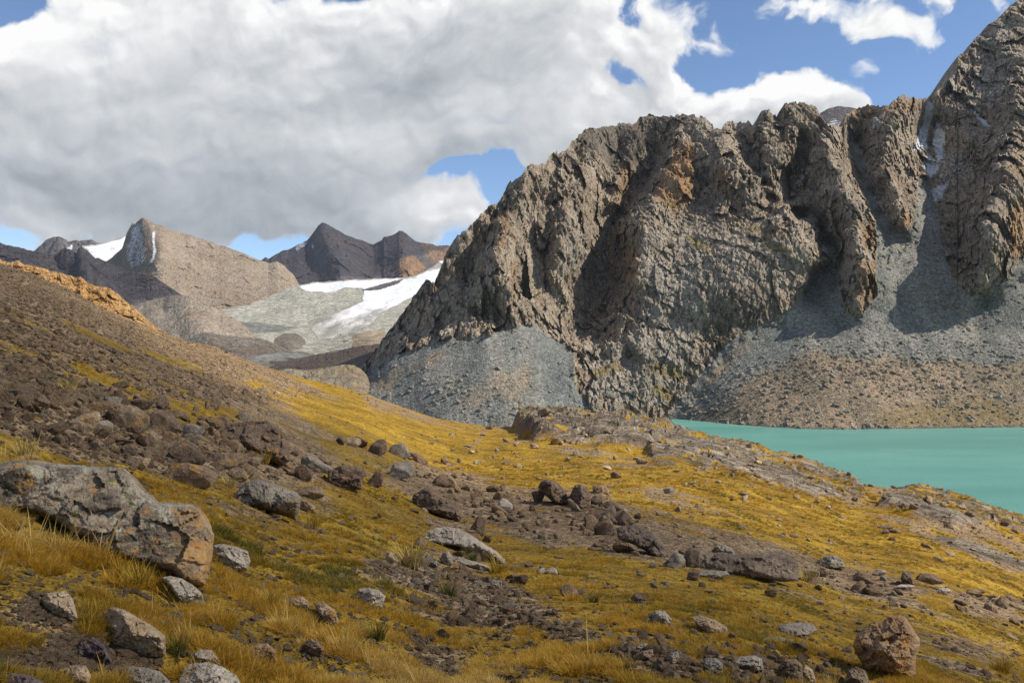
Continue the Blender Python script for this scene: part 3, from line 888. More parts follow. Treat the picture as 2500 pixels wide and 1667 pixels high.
def sheet_from_depth(name, label, cat, poly, depth, mat, step=1.3, dirt=None, lift=6.0, noise_amp=4.0):
    p = np.array(poly)
    xs = np.arange(p[:, 0].min() - 3, p[:, 0].max() + 3, step)
    ys = np.arange(p[:, 1].max() + 3, p[:, 1].min() - 3, -step)
    xx, yy = np.meshgrid(xs, ys)
    d0 = seg_dist(poly, xx, yy)
    ins = inside(poly, xx, yy)
    sd = np.where(ins, d0, -d0)
    D = depth(xx, yy)
    thick = lift * (1 - np.exp(-np.maximum(sd, 0) / 7.0)) + np.where(sd < 0, sd * 1.2, 0) + 1.0
    P = world_pos(xx, yy, D)
    n = noise_amp * fbm(P[..., 0] / 120, P[..., 1] / 160, P[..., 2] / 60, 4)
    wob = 3.0 * fbm(P[..., 0] / 60, P[..., 1] / 60, P[..., 2] / 30, 4)
    P = world_pos(xx, yy, D - 2.2 * thick - n)
    V = P.reshape(-1, 3)
    fc = grid_faces(len(ys), len(xs))
    keep = (sd + wob).ravel()[fc].min(1) > -1.5
    A = {'dirt': np.maximum(dirt(xx, yy) if dirt else np.zeros_like(xx), 0.9 * sstep(5.0, 0.0, sd + wob)).ravel()}
    o = sub_mesh(name, V, fc[keep], A, mat)
    tag(o, label, cat, kind='structure')
    return o


sheet_from_depth('snowfield', 'white snowfield on the saddle left of the tan mountain', 'snowfield',
                 [(200, 601), (235, 598), (259, 591), (280, 586), (298, 581), (312, 571), (306, 600), (290, 620), (275, 640), (262, 645), (240, 642), (225, 632), (214, 612), (204, 606)],
                 lambda x, y: 5000 + 0 * x + (640 - y) * 12, M_ICE, lift=10, dirt=lambda x, y: 0.42 * sstep(16, 3, np.hypot((x - 275) / 1.0, (y - 610) / 1.2)))
ridge_sheet('mountain', 'jagged dark shaded ridge below the snowfield at far left', 'mountain',
            [(-120, 560), (-40, 570), (0, 591), (18, 600), (39, 602), (57, 606), (71, 612), (92, 612), (104, 618), (131, 620), (143, 618), (149, 609), (164, 606), (179, 612), (186, 620), (190, 609), (196, 603), (214, 612), (229, 632), (238, 630), (256, 636), (283, 648), (312, 661), (327, 666),
             (345, 668), (372, 672), (400, 692), (425, 708), (450, 726)], 775, [(-120, 2700), (450, 2500)], [(-120, 2100), (450, 2250)], M_FAR_DARK, size=110, jag=2.4, rough=1.2,  # right end raised: its dark rock fills in shadow on the tan mountain's foot
            controls=along([(60, 612, 0), (80, 680, 80), (120, 740, 60)], 25) + along([(196, 606, 0), (215, 660, 90), (250, 720, 90)], 25) + along([(140, 625, -40), (160, 690, -30)], 25) + along([(250, 640, -30), (300, 700, 0)], 25) + [(350, 680, 20), (400, 710, 30), (-50, 650, 0)])


def VALLEY(x, y):
    return np.interp(y, [600, 640, 670, 700, 740, 780, 830, 870, 930, 1000], [4150, 3950, 3550, 3100, 2650, 2250, 1800, 1500, 1230, 1050])


VALLEY_BUMPS = rbf(along([(700, 700, -80), (760, 730, -60), (850, 715, -70), (895, 720, -50)], 25) + along([(640, 760, 0), (700, 770, 20), (760, 790, 40), (800, 840, 60), (860, 840, 0)], 25) + along([(930, 770, -60), (1000, 740, -90), (1040, 720, -120)], 25)
                + along([(620, 830, -40), (660, 850, -40), (720, 870, -30)], 25) + [(500, 750, -120), (560, 720, -60), (300, 800, 0), (1000, 850, 0), (1200, 700, -100), (600, 690, 0), (800, 690, 0), (950, 690, 0), (900, 870, 0), (700, 900, 0)])


def VALLEY_DEPTH(x, y):
    return VALLEY(x, y) + VALLEY_BUMPS(x, y)


def valley_relief(X, Y, Z):
    return 26 * (fbm(X / 130, Y / 170, Z / 90, 5, 0.55) - 0.1) + 16 * (fbm(X / 70, Y / 260, Z / 60, 4, 0.55, ridged=True) - 0.5) + 5 * facets(X / 26, Y / 40, Z / 20, 31, 1.2)


def build_valley():
    xs = np.linspace(250, 1250, 330)
    ytop = np.interp(xs, [250, 500, 600, 660, 700, 726, 900, 1000, 1030, 1080, 1250], [775, 762, 745, 722, 704, 696, 683, 679, 667, 636, 600])
    ys = np.linspace(0, 1, 190)
    xx = np.broadcast_to(xs[None], (190, 330))
    yy = 960 + (ytop[None] - 960) * ys[:, None]
    D = VALLEY_DEPTH(xx, yy)
    P = world_pos(xx, yy, D)
    X, Y, Z = P[..., 0], P[..., 1], P[..., 2]
    n = valley_relief(X, Y, Z)
    P = world_pos(xx, yy, D - n)
    o = link_mesh('valley_ground', P.reshape(-1, 3), grid_faces(len(ys), len(xs)), M_MORAINE)
    wob = 8 * fbm(X / 90, Y / 90, Z / 90, 4)
    mask = lambda lst: np.maximum.reduce([soft_mask(p, xx, yy, s, w * wob) * k for p, s, w, k in lst]).ravel()
    set_attr(o, 'warm', mask([([(300, 700), (690, 690), (640, 740), (560, 760), (300, 780)], 12, 1.5, .6), ([(860, 815), (940, 800), (950, 850), (860, 850)], 6, 1, .8), ([(700, 870), (900, 880), (900, 960), (600, 960)], 10, 1, .5)]))
    set_attr(o, 'moss', mask([([(640, 880), (760, 905), (880, 893), (900, 960), (600, 960)], 8, 1, .8)]))
    set_attr(o, 'dark', mask([([(600, 800), (640, 785), (700, 800), (690, 812)], 6, 1, .0)]))
    tag(o, 'pale grey green moraine floor of the valley below the glacier', 'valley floor', kind='structure')


build_valley()


def glacier_depth(x, y):
    D = VALLEY_DEPTH(x, y)
    P = world_pos(x, y, D)
    return D - valley_relief(P[..., 0], P[..., 1], P[..., 2]) - 4


def tongue_dirt(x, y):
    return np.clip(np.interp(y, [712, 735, 755, 785, 825], [0.0, 0.25, 0.58, 0.8, 1.05]) + np.interp(x, [780, 860, 960], [0.1, 0, -0.05]), 0, 1) * sstep(712, 735, y)


GLACIER = [(726, 702), (739, 695), (771, 690), (814, 687), (868, 683), (921, 681), (975, 679), (1012, 677), (1028, 667), (1055, 658), (1074, 654), (1079, 646), (1069, 638), (1082, 634), (1130, 632), (1160, 660), (1100, 690), (1018, 720), (975, 741), (948, 754), (921, 775), (900, 794), (868, 810), (822, 818), (809, 826),
           (777, 826), (758, 800), (774, 783), (809, 769), (854, 750), (884, 734), (882, 728), (889, 718), (887, 709), (884, 705), (846, 703), (822, 711), (798, 715), (771, 714), (745, 709)]
sheet_from_depth('glacier', 'white glacier with a dirty grey tongue in the valley', 'glacier', GLACIER, glacier_depth, M_ICE, lift=2.5, dirt=tongue_dirt, noise_amp=1.5)
sheet_from_depth('rock_island', 'dark rock band splitting the glacier into two lobes', 'rock band', [(884, 708), (921, 697), (948, 690), (985, 681), (970, 692), (932, 705), (905, 708)], lambda x, y: glacier_depth(x, y) - 12, M_FAR_DARK, lift=10)

ridge_sheet('hill', 'pale slabby hill in the valley left of the glacier', 'hill',
            [(250, 760), (290, 748), (327, 743), (350, 738), (387, 728), (417, 722), (443, 721), (464, 725), (506, 740), (536, 758), (565, 773), (595, 794), (619, 815), (650, 830), (690, 848), (730, 864), (780, 885)], 950, [(250, 2000), (780, 1500)], [(250, 1300), (780, 1200)], M_PALE_HILL, size=60, jag=1.2, rough=0.75,
            controls=along([(443, 725, 0), (470, 780, 60), (520, 830, 60)], 25) + along([(350, 745, 0), (420, 800, 20), (480, 860, 20)], 25) + along([(536, 762, -10), (560, 810, 10), (620, 860, 20)], 25) + [(700, 880, 0), (400, 760, -20)], stretch=0.8)
ridge_sheet('hill', 'small dark mound on the valley floor below the ice', 'hill', [(630, 850), (665, 828), (688, 816), (704, 809), (720, 812), (738, 823), (760, 838), (800, 856)], 866, 0, 0, M_MOUND, size=30, jag=0.8, rough=0.7,
            depth_fn=lambda x, y: VALLEY_DEPTH(x, y) + 24 - 105 * np.exp(-((x - 706) / 34) ** 2 - ((y - 836) / 16) ** 2))
ridge_sheet('hill', 'dark brown shaded hummock across the valley mouth', 'hill', [(600, 888), (650, 882), (700, 880), (747, 870), (790, 862), (828, 855), (860, 847), (908, 841), (932, 838), (980, 826), (1040, 810), (1150, 800)], 925, 1420, 1240, M_DARK_HILL, size=40, jag=1.5, rough=1.0)
ridge_sheet('hill', 'golden grassy lip below the dark hummock', 'hill', [(600, 912), (660, 908), (700, 900), (760, 903), (800, 896), (840, 889), (862, 891), (880, 900), (905, 925), (930, 955)], 985, 960, 880, M_PALE_HILL, size=40, jag=1.0, rough=0.5,
            masks={'moss': [([(600, 895), (720, 880), (900, 870), (980, 990), (600, 990)], 8, 1.5, .55)]})
ridge_sheet('mountain', 'small distant snowy summit peeping over the crag', 'mountain', [(1970, 300), (2002, 277), (2020, 266), (2047, 259), (2070, 262), (2092, 266), (2120, 290)], 345, 2600, 2300, M_FAR_DARK, size=90, jag=1.0,
            masks={'snow': [([(2015, 300), (2040, 285), (2062, 300), (2060, 340), (2010, 340)], 5, 1, .75)]})

# ------------------------------------------------------------------ lake
def water_material():
    m, t, bs = material('milky_turquoise_water', 0.35, 0.35)
    P = t.coord('Object')
    k = t.noise(t.scaled(P, (0.25, 1, 1)), 0.02, 4, 0.6)
    t.put(bs.inputs['Base Color'], t.mix(t.smooth(k, 0.3, 0.7), (0.088, 0.25, 0.222), (0.118, 0.31, 0.27)))
    r = t.noise(t.scaled(P, (0.55, 1.0, 1)), 0.55, 5, 0.7)
    t.put(bs.inputs['Normal'], t.bump(r, 0.5, 0.7))
    return m


lk = link_mesh('lake', [(-150, 230, LAKE_Z), (1300, 230, LAKE_Z), (1300, 990, LAKE_Z), (-150, 990, LAKE_Z)], [(0, 1, 2, 3)], water_material())
tag(lk, 'milky turquoise lake under the scree slopes', 'lake', kind='structure')


# ------------------------------------------------------------------ the near slope: one sheet from the camera's feet to the lake shore
SIL = smooth_interp([(-600, 470), (-200, 570), (0, 648), (89, 681), (179, 719), (268, 758), (357, 791), (429, 820), (531, 850), (638, 893), (744, 925), (850, 948), (1063, 1020), (1190, 1040), (1320, 1042), (1450, 1048), (1584, 1058), (1658, 1068), (1807, 1098), (1966, 1146), (2073, 1180),
              (2232, 1198), (2338, 1226), (2500, 1280), (2700, 1350), (3000, 1430)], 25)
SIL_Y = smooth_interp([(-600, 80), (0, 95), (430, 150), (850, 220), (1190, 250), (1600, 200), (2073, 155), (2500, 150), (3000, 150)], 60)
DROP = smooth_interp([(-600, 0.3), (0, 0.9), (400, 1.8), (700, 2.8), (1250, 3.6), (1900, 4.2), (2500, 4.4), (3000, 4.5)], 150)


def ground_smooth(x, Y):
    """height of the slope below the eye at bearing x (in frame units) and distance Y"""
    ys, Ys, A = SIL(x), SIL_Y(x), DROP(x)
    drop = lambda q: 1.62 + A * sstep(math.log(5.0), math.log(75.0), np.log(np.maximum(q, 0.1)))
    s = (CY - ys) / F + drop(Ys) / Ys
    d = np.maximum(Y - Ys, 0)
    z = s * Y - drop(Y) - 0.5 * (np.sqrt(d * d + 900) - 30)
    return np.maximum(z, LAKE_Z - 18)


def ground_height(x, Y):
    x, Y = np.broadcast_arrays(np.asarray(x, np.float64), np.asarray(Y, np.float64))
    X = (x - CX) / F * Y
    z = ground_smooth(x, Y)
    z = z + 0.10 * fbm(X / 1.3, Y / 1.3, 0.3, 3) * sstep(0.6, 3, Y) * sstep(40, 15, Y)
    z = z + 0.34 * fbm(X / 6.5, Y / 6.5, 1.3, 3) * sstep(3, 12, Y) * sstep(260, 120, Y)
    z = z + 1.5 * (fbm(X / 34, Y / 34, 2.3, 3) - 0.05) * sstep(20, 80, Y) * sstep(150, 60, np.abs(Y - 70))
    z = z + 2.2 * fbm(X / 60, Y / 60, 4.3, 4) * sstep(200, 320, Y)
    return z


GX = np.linspace(-420, 2920, 760)
GY = np.exp(np.linspace(math.log(0.7), math.log(560), 620))
_gx, _gy = np.meshgrid(GX, GY)
G_Z = ground_height(_gx, _gy)
G_V = CY - G_Z / _gy * F          # where each grid point shows
D2N = 2500 / 2352


def DD(*p):
    return [(a * D2N, b * D2N) for a, b in p]


# bedrock that breaks through the turf: outline in the frame, height in frame units
OUTCROPS = [
    (DD((1182, 985), (1195, 962), (1235, 950), (1400, 945), (1490, 962), (1530, 980), (1555, 995), (1530, 1022), (1490, 1036), (1440, 1038), (1380, 1032), (1300, 1024), (1230, 1012)), 46, 9, 'large rounded grey brown outcrop on the crest below the lower crag'),
    (DD((1400, 985), (1500, 960), (1560, 968), (1700, 1000), (1830, 1046), (1940, 1090), (1985, 1130), (1990, 1150), (1930, 1152), (1860, 1142), (1800, 1120), (1720, 1100), (1640, 1082), (1560, 1068), (1500, 1056), (1470, 1025)), 25, 8, 'long broken outcrop along the crest above the lake'),
    (DD((2020, 1160), (2060, 1138), (2120, 1125), (2180, 1140), (2240, 1170), (2300, 1195), (2290, 1215), (2220, 1210), (2150, 1200), (2080, 1180)), 24, 7, 'low grey outcrop with small blocks on the right crest'),
    (DD((2150, 1118), (2200, 1122), (2260, 1146), (2330, 1186), (2400, 1226), (2400, 1246), (2300, 1210), (2220, 1174)), 24, 9, 'brown rock rim of the crest nearest the water at right'),
    (DD((2140, 1235), (2200, 1240), (2290, 1262), (2400, 1290), (2400, 1318), (2290, 1292), (2200, 1264)), 8, 8, 'pale bare rock slab at the right edge of the sunlit grass'),
    (DD((1480, 1050), (1560, 1060), (1640, 1078), (1600, 1092), (1520, 1076)), 10, 7, 'small pale rock face under the long outcrop'),
]
G_OUT = np.zeros(_gx.shape, np.int32)
G_BARE = np.zeros(_gx.shape)
G_UP = np.zeros(_gx.shape)
_X = (_gx - CX) / F * _gy
_w = 8 * fbm(_X / 7, _gy / 7, 0.4, 4)
_fa = facets(_X / 5.2 + 0.8 * fbm(_X / 6, _gy / 6, 1.2, 3), _gy / 9, 0.3, 21, 1.2)
_fb = facets(_X / 1.9 + 0.8 * fbm(_X / 3, _gy / 3, 1.2, 3), _gy / 3.2, 0.3, 22, 1.2)
for i, (poly, up, soft, lab) in enumerate(OUTCROPS):
    pa = np.array(poly)
    near_it = (_gx > pa[:, 0].min() - 60) & (_gx < pa[:, 0].max() + 60) & (_gy > 25)
    mk = np.zeros(_gx.shape)
    mk[near_it] = soft_mask(poly, _gx[near_it], G_V[near_it], soft, _w[near_it])
    px = _gy / F
    G_UP = np.maximum(G_UP, mk * px * up * (0.85 + 0.30 * _fa + 0.09 * _fb))
    G_OUT[mk > 0.45] = i + 1
    G_BARE = np.maximum(G_BARE, mk)
G_Z = G_Z + G_UP
G_V0, G_V = G_V, CY - G_Z / _gy * F
_zfix = G_Z - ground_height(_gx, _gy)


def lift(x, Y):
    """how much the outcrops raise the slope at a bearing and distance"""
    x, Y = np.broadcast_arrays(np.asarray(x, float), np.asarray(Y, float))
    u = np.clip((x - GX[0]) / (GX[1] - GX[0]), 0, len(GX) - 1.001)
    v = np.clip(np.log(np.maximum(Y, 0.71) / GY[0]) / np.log(GY[1] / GY[0]), 0, len(GY) - 1.001)
    i, j = v.astype(int), u.astype(int)
    a, b = v - i, u - j
    return (1 - a) * ((1 - b) * _zfix[i, j] + b * _zfix[i, j + 1]) + a * ((1 - b) * _zfix[i + 1, j] + b * _zfix[i + 1, j + 1])


# visible distance for a bearing and a height in the frame: first crossing from the near side
_run = np.minimum.accumulate(G_V, 0)


def hit(x, y):
    """distance at which the line of sight through (x, y) meets the near slope; nan beyond its edge"""
    x, y = np.atleast_1d(np.asarray(x, float)), np.atleast_1d(np.asarray(y, float))
    c = np.clip(np.round((x - GX[0]) / (GX[1] - GX[0])).astype(int), 0, len(GX) - 1)
    out = np.full(x.shape, np.nan)
    order = np.argsort(c)
    cs = c[order]
    st = np.flatnonzero(np.r_[True, cs[1:] != cs[:-1], True])
    for a, b in zip(st[:-1], st[1:]):
        idx = order[a:b]
        col = _run[:, cs[a]]
        k = np.searchsorted(-col, -y[idx])
        ok = (k > 0) & (k < len(GY))
        kk = np.clip(k, 1, len(GY) - 1)
        y0, y1 = col[kk - 1], col[kk]
        t = np.clip((y0 - y[idx]) / np.maximum(y0 - y1, 1e-6), 0, 1)
        out[idx] = np.where(ok, GY[kk - 1] + t * (GY[kk] - GY[kk - 1]), np.nan)
    return out


def ell(x, y, cx, cy, rx, ry, ang=0.0):
    a = math.radians(ang)
    dx, dy = x - cx, y - cy
    u, v = dx * math.cos(a) + dy * math.sin(a), -dx * math.sin(a) + dy * math.cos(a)
    return np.hypot(u / rx, v / ry)


# bare, stony places (x, y, rx, ry, tilt, strength) and lush ones
STONY = [
    (250, 800, 620, 130, 24, 0.8), (60, 720, 200, 120, 30, 1.0), (520, 900, 240, 70, 24, 0.9), (760, 960, 120, 24, 20, 0.7), (960, 1000, 140, 22, 18, 0.55), (330, 1050, 390, 90, 12, 1.1), (80, 960, 160, 80, 0, 0.8), (680, 1130, 140, 60, 10, 0.7),
    (1130, 1200, 190, 60, 22, 1.0), (1270, 1270, 160, 40, 28, 0.9), (1450, 1270, 150, 70, 35, 1.0), (1650, 1340, 200, 50, 12, 0.9), (1900, 1370, 110, 50, 10, 0.6),
    (1130, 1440, 170, 110, 30, 0.8), (950, 1390, 120, 50, 0, 0.6), (1300, 1490, 180, 50, 20, 0.7), (1620, 1600, 130, 60, 0, 0.8), (1850, 1630, 240, 50, 0, 0.9), (2150, 1470, 160, 60, 10, 0.3), (2350, 1600, 160, 50, 10, 0.7), (2430, 1480, 120, 40, 8, 0.8), (2120, 1420, 130, 36, 10, 0.7),
    (1060, 1600, 100, 50, 30, 0.5), (200, 1620, 220, 60, 0, 0.7), (120, 1480, 110, 50, 0, 0.5), (1620, 1155, 330, 24, 12, 0.5), (2000, 1290, 180, 26, 18, 0.6), (2350, 1330, 200, 20, 20, 0.7), (1450, 1050, 260, 36, 6, 0.7), (1900, 1160, 260, 30, 20, 0.8), (2250, 1240, 240, 30, 22, 0.8), (760, 1230, 90, 30, 10, .5),
    (1330, 1180, 130, 22, 20, .5), (1700, 1230, 160, 20, 15, .6), (1020, 1100, 120, 12, 8, .5),
]
LUSH = [(860, 1020, 280, 44, 18, 0.9), (1100, 1110, 330, 50, 12, 0.7), (1500, 1150, 300, 26, 10, 0.6), (1950, 1250, 420, 50, 20, 1.0), (2300, 1390, 360, 40, 14, 0.9), (650, 870, 240, 14, 27, 0.8), (420, 880, 200, 14, 18, 0.85), (760, 925, 160, 14, 24, 0.8), (250, 830, 160, 10, 24, 0.7), (520, 840, 120, 8, 30, 0.6), (90, 800, 100, 9, 26, 0.7), (500, 1010, 110, 36, 8, 0.8), (160, 940, 70, 30, 0, .8), (1600, 1640, 500, 60, 0, 0.2), (90, 1010, 60, 30, 0, .7),
        (1290, 1160, 300, 22, 14, 0.5)]


def grass_cover(x, y, X, Y):
    """0 bare stones .. 1 closed grass"""
    g = 0.72 + 0.0 * x
    for cx, cy, rx, ry, an, w in STONY:
        g = g - w * sstep(1.35, 0.3, ell(x, y, cx, cy, rx, ry, an))
    g = g - 0.6 * sstep(9, 2, seg_dist([(1185, 1045), (1168, 1075), (1150, 1095), (1115, 1130), (1060, 1150)], x, y, False))
    g = np.maximum(g, -0.2)
    for cx, cy, rx, ry, an, w in LUSH:
        g = g + w * sstep(1.3, 0.3, ell(x, y, cx, cy, rx, ry, an))
    n = 0.55 * fbm(X / 0.9, Y / 1.1, 7.7, 3) * sstep(30, 8, Y) + 0.8 * fbm(X / 4.2, Y / 6.0, 3.3, 4) + 0.5 * fbm(X / 22, Y / 30, 5.5, 3)
    ly = np.log(np.maximum(Y, 1.0))
    n = n + 0.75 * fbm(X / Y * 9 + ly * 2.0, ly * 7.5, 9.1, 5, 0.6) * sstep(10, 30, Y) + 0.4 * fbm(X / Y * 60 + ly * 9, ly * 60, 2.1, 3, 0.6) * sstep(10, 25, Y)
    hf = 0.9 * fbm(X / 0.5, Y / 0.6, 4.4, 3, 0.6) * sstep(30, 10, Y) + 0.7 * fbm(X / Y * 140 + ly * 20, ly * 110, 6.6, 2, 0.6) * sstep(8, 24, Y)
    return np.clip(0.10 + 0.82 * np.clip(g + 0.04 + 0.14 * sstep(1300, 1500, y) + 1.4 * n, -0.1, 1.1) + 0.5 * hf, 0, 1)


def ground_material():
    m, t, bs = material('stony_grassland_soil', 0.95, 0.08)
    P = t.coord('Object')
    g = t.attr('grass')
    n1 = t.noise(P, 3.2, 8, 0.7)
    n2 = t.noise(P, 0.22, 8, 0.68)
    n3 = t.noise(P, 14.0, 5, 0.7)
    soil = t.ramp(t.math('ADD', t.math('MULTIPLY', n1, 0.6), t.math('MULTIPLY', n2, 0.4)), [(0.36, (0.115, 0.076, 0.042)), (0.5, (0.235, 0.162, 0.095)), (0.62, (0.37, 0.275, 0.175))])
    cell = t.voronoi(P, 5.5, 'F1', 'Color')
    sc = t.new('ShaderNodeSeparateColor')
    t.put(sc.inputs[0], cell)
    soil = t.mix(1.0, soil, t.smooth(sc.outputs[1], 0.0, 1.0, 0.6, 1.4), 'MULTIPLY')
    turf = t.ramp(t.math('ADD', t.math('MULTIPLY', n2, 0.55), t.math('MULTIPLY', n1, 0.45)), [(0.34, (0.11, 0.07, 0.02)), (0.47, (0.24, 0.148, 0.022)), (0.57, (0.41, 0.258, 0.032)), (0.68, (0.44, 0.30, 0.085))])
    turf = t.mix(1.0, turf, t.smooth(n3, 0.3, 0.7, 0.65, 1.3), 'MULTIPLY')
    k = t.smooth(t.math('ADD', g, t.math('MULTIPLY', t.math('SUBTRACT', n3, 0.5), 0.6)), 0.34, 0.62)
    col = t.mix(k, soil, turf)
    col = t.mix(t.smooth(t.attr('bare_rock'), 0.3, 0.7), col, t.ramp(n2, [(0.35, (0.085, 0.068, 0.05)), (0.5, (0.185, 0.152, 0.115)), (0.64, (0.34, 0.295, 0.235))]))
    crk = t.voronoi(t.vmath('ADD', P, t.vmath('SCALE', t.noise(P, 0.4, 4, out='Color'), scale=2.5)), 0.38, 'DISTANCE_TO_EDGE')
    col = t.mix(t.math('MULTIPLY', t.attr('bare_rock'), t.smooth(crk, 0.0, 0.10, 0.8, 0.0)), col, (0.045, 0.036, 0.028))
    brown = t.smooth(t.noise(P, 0.07, 7, 0.7), 0.5, 0.66, 0.0, 0.5)
    col = t.mix(t.math('MULTIPLY', k, brown), col, (0.15, 0.095, 0.04))
    t.put(bs.inputs['Base Color'], col)
    vd = t.voronoi(P, 5.5, 'F1')
    h = t.math('ADD', t.math('MULTIPLY', n1, 0.6), t.math('MULTIPLY', n3, 0.25))
    h = t.math('SUBTRACT', h, t.math('MULTIPLY', vd, 0.4))
    nb = t.bump(h, 0.9, 0.12)
    t.put(bs.inputs['Normal'], t.bump(n2, 1.0, 1.5, nb))
    return m


M_GROUND = ground_material()
_X = (_gx - CX) / F * _gy
G_GRASS = grass_cover(_gx, G_V, _X, _gy)
gv = np.stack([_X, _gy, G_Z], -1).reshape(-1, 3)
G_GRASS = np.clip(G_GRASS - 1.3 * G_BARE * sstep(-0.12, 0.10, fbm(_X / 5, _gy / 7, 6.1, 4) + 0.12 * _fa), 0, 1)
gf = grid_faces(len(GY), len(GX))
GA = {'grass': G_GRASS.ravel(), 'bare_rock': (G_BARE * (1 - sstep(0.3, 0.6, G_GRASS))).ravel()}
own = G_OUT.ravel()[gf].min(1)


def main_island(k):
    """the largest connected patch of a set of the sheet's faces"""
    nc = len(GX) - 1
    left, best = set(np.flatnonzero(k).tolist()), []
    while left:
        q = [left.pop()]
        for f in q:
            for g in (f - 1, f + 1, f - nc, f + nc):
                if g in left:
                    left.remove(g)
                    q.append(g)
        best = max(best, q, key=len)
    out = np.zeros_like(k)
    out[best] = True
    return out


claimed = np.zeros(len(gf), bool)
for i, (_, _, _, lab) in enumerate(OUTCROPS):
    k = own == i + 1
    if k.any():
        k = main_island(k)
        claimed |= k
        tag(sub_mesh('outcrop', gv, gf[k], GA, M_GROUND, smooth=False), lab, 'outcrop')
ground = sub_mesh('ground', gv, gf[~claimed], GA, M_GROUND)
tag(ground, 'stony grass slope falling from the left to the lake', 'ground', kind='structure')

# orange lit knoll of lichened rock behind the brown slope
ridge_sheet('hill', 'bright orange lichened rock knoll on the skyline at left', 'hill',
            [(-160, 590), (-60, 605), (0, 633), (24, 642), (45, 636), (54, 645), (89, 651), (131, 663), (152, 666), (185, 678), (196, 674), (211, 690), (238, 699), (268, 703), (286, 716), (298, 731), (327, 749), (357, 779), (387, 803), (429, 824), (470, 850)],
            [(-160, 760), (470, 900)], 190, [(-160, 160), (470, 178)], M_ORANGE, size=7.0, jag=2.2, rough=1.6, step=2.0, stretch=0.7, backdrop=(12, 1.4))


# ------------------------------------------------------------------ scattering: one object that strews alike pieces
def scatter(name, label, cat, pts, scl, rot, pick, tint, meshes, kind='stuff'):
    me = bpy.data.meshes.new(name)
    n = len(pts)
    me.vertices.add(n)
    me.vertices.foreach_set('co', np.asarray(pts, np.float32).ravel())
    for key, val in (('scl', scl), ('rot', rot)):
        a = me.attributes.new(key, 'FLOAT_VECTOR', 'POINT')
        a.data.foreach_set('vector', np.asarray(val, np.float32).ravel())
    a = me.attributes.new('tint', 'FLOAT', 'POINT')
    a.data.foreach_set('value', np.asarray(tint, np.float32))
    a = me.attributes.new('pick', 'INT', 'POINT')
    a.data.foreach_set('value', np.asarray(pick, np.int32))
    o = bpy.data.objects.new(name, me)
    COL.objects.link(o)
    tag(o, label, cat, kind=kind)
    ng = bpy.data.node_groups.new(name + '_strewing', 'GeometryNodeTree')
    ng.interface.new_socket('Geometry', in_out='INPUT', socket_type='NodeSocketGeometry')
    ng.interface.new_socket('Geometry', in_out='OUTPUT', socket_type='NodeSocketGeometry')
    N, L = ng.nodes, ng.links
    gi, go = N.new('NodeGroupInput'), N.new('NodeGroupOutput')
    join = N.new('GeometryNodeJoinGeometry')
    for src in reversed(meshes):
        oi = N.new('GeometryNodeObjectInfo')
        oi.inputs['Object'].default_value = src
        g2i = N.new('GeometryNodeGeometryToInstance')
        L.new(oi.outputs['Geometry'], g2i.inputs[0])
        L.new(g2i.outputs[0], join.inputs[0])
    iop = N.new('GeometryNodeInstanceOnPoints')
    m2p = N.new('GeometryNodeMeshToPoints')
    L.new(gi.outputs[0], m2p.inputs[0])
    L.new(m2p.outputs[0], iop.inputs['Points'])
    L.new(join.outputs[0], iop.inputs['Instance'])
    iop.inputs['Pick Instance'].default_value = True
    for key, typ, sock in (('pick', 'INT', 'Instance Index'), ('rot', 'FLOAT_VECTOR', 'Rotation'), ('scl', 'FLOAT_VECTOR', 'Scale')):
        na = N.new('GeometryNodeInputNamedAttribute')
        na.data_type = typ
        na.inputs['Name'].default_value = key
        L.new(na.outputs['Attribute'], iop.inputs[sock])
    L.new(iop.outputs[0], go.inputs[0])
    md = o.modifiers.new('strew', 'NODES')
    md.node_group = ng
    return o


# ------------------------------------------------------------------ stones
def ico(sub):
    bm = bmesh.new()
    bmesh.ops.create_icosphere(bm, subdivisions=sub, radius=1.0)
    v = np.array([p.co[:] for p in bm.verts])
    f = np.array([[q.index for q in p.verts] for p in bm.faces])
    bm.free()
    return v, f


ICO = {k: ico(k) for k in (1, 2, 3, 4)}


def stone_shape(seed, sub=2, planes=14, noise=0.05, squash=(1, 1, 1), edge=28.0):
    """an angular stone: a ball cut by random planes, edges worn, skin roughened"""
    r = np.random.default_rng(seed)
    v, f = ICO[sub]
    nrm = r.normal(size=(planes, 3))
    nrm /= np.linalg.norm(nrm, axis=1, keepdims=True)
    dist = r.uniform(0.55, 1.0, planes)
    q = np.maximum(v @ nrm.T, 1e-3) / dist
    rad = 1.0 / (np.sum(q ** edge, 1) ** (1 / edge))
    rad = np.minimum(rad, 1.25)
    p = v * rad[:, None]
    if noise:
        o = r.uniform(0, 50, 3)
        n = noise * 2.2 * fbm(p[:, 0] * 1.7 + o[0], p[:, 1] * 1.7 + o[1], p[:, 2] * 1.7 + o[2], 5, 0.55)
        if sub >= 3:
            n = n + noise * 0.8 * facets(p[:, 0] * 2.6 + o[0], p[:, 1] * 2.6 + o[1], p[:, 2] * 4.2 + o[2], seed % 50, 1.0)
        p = p * (1 + n)[:, None]
    return p * np.array(squash), f


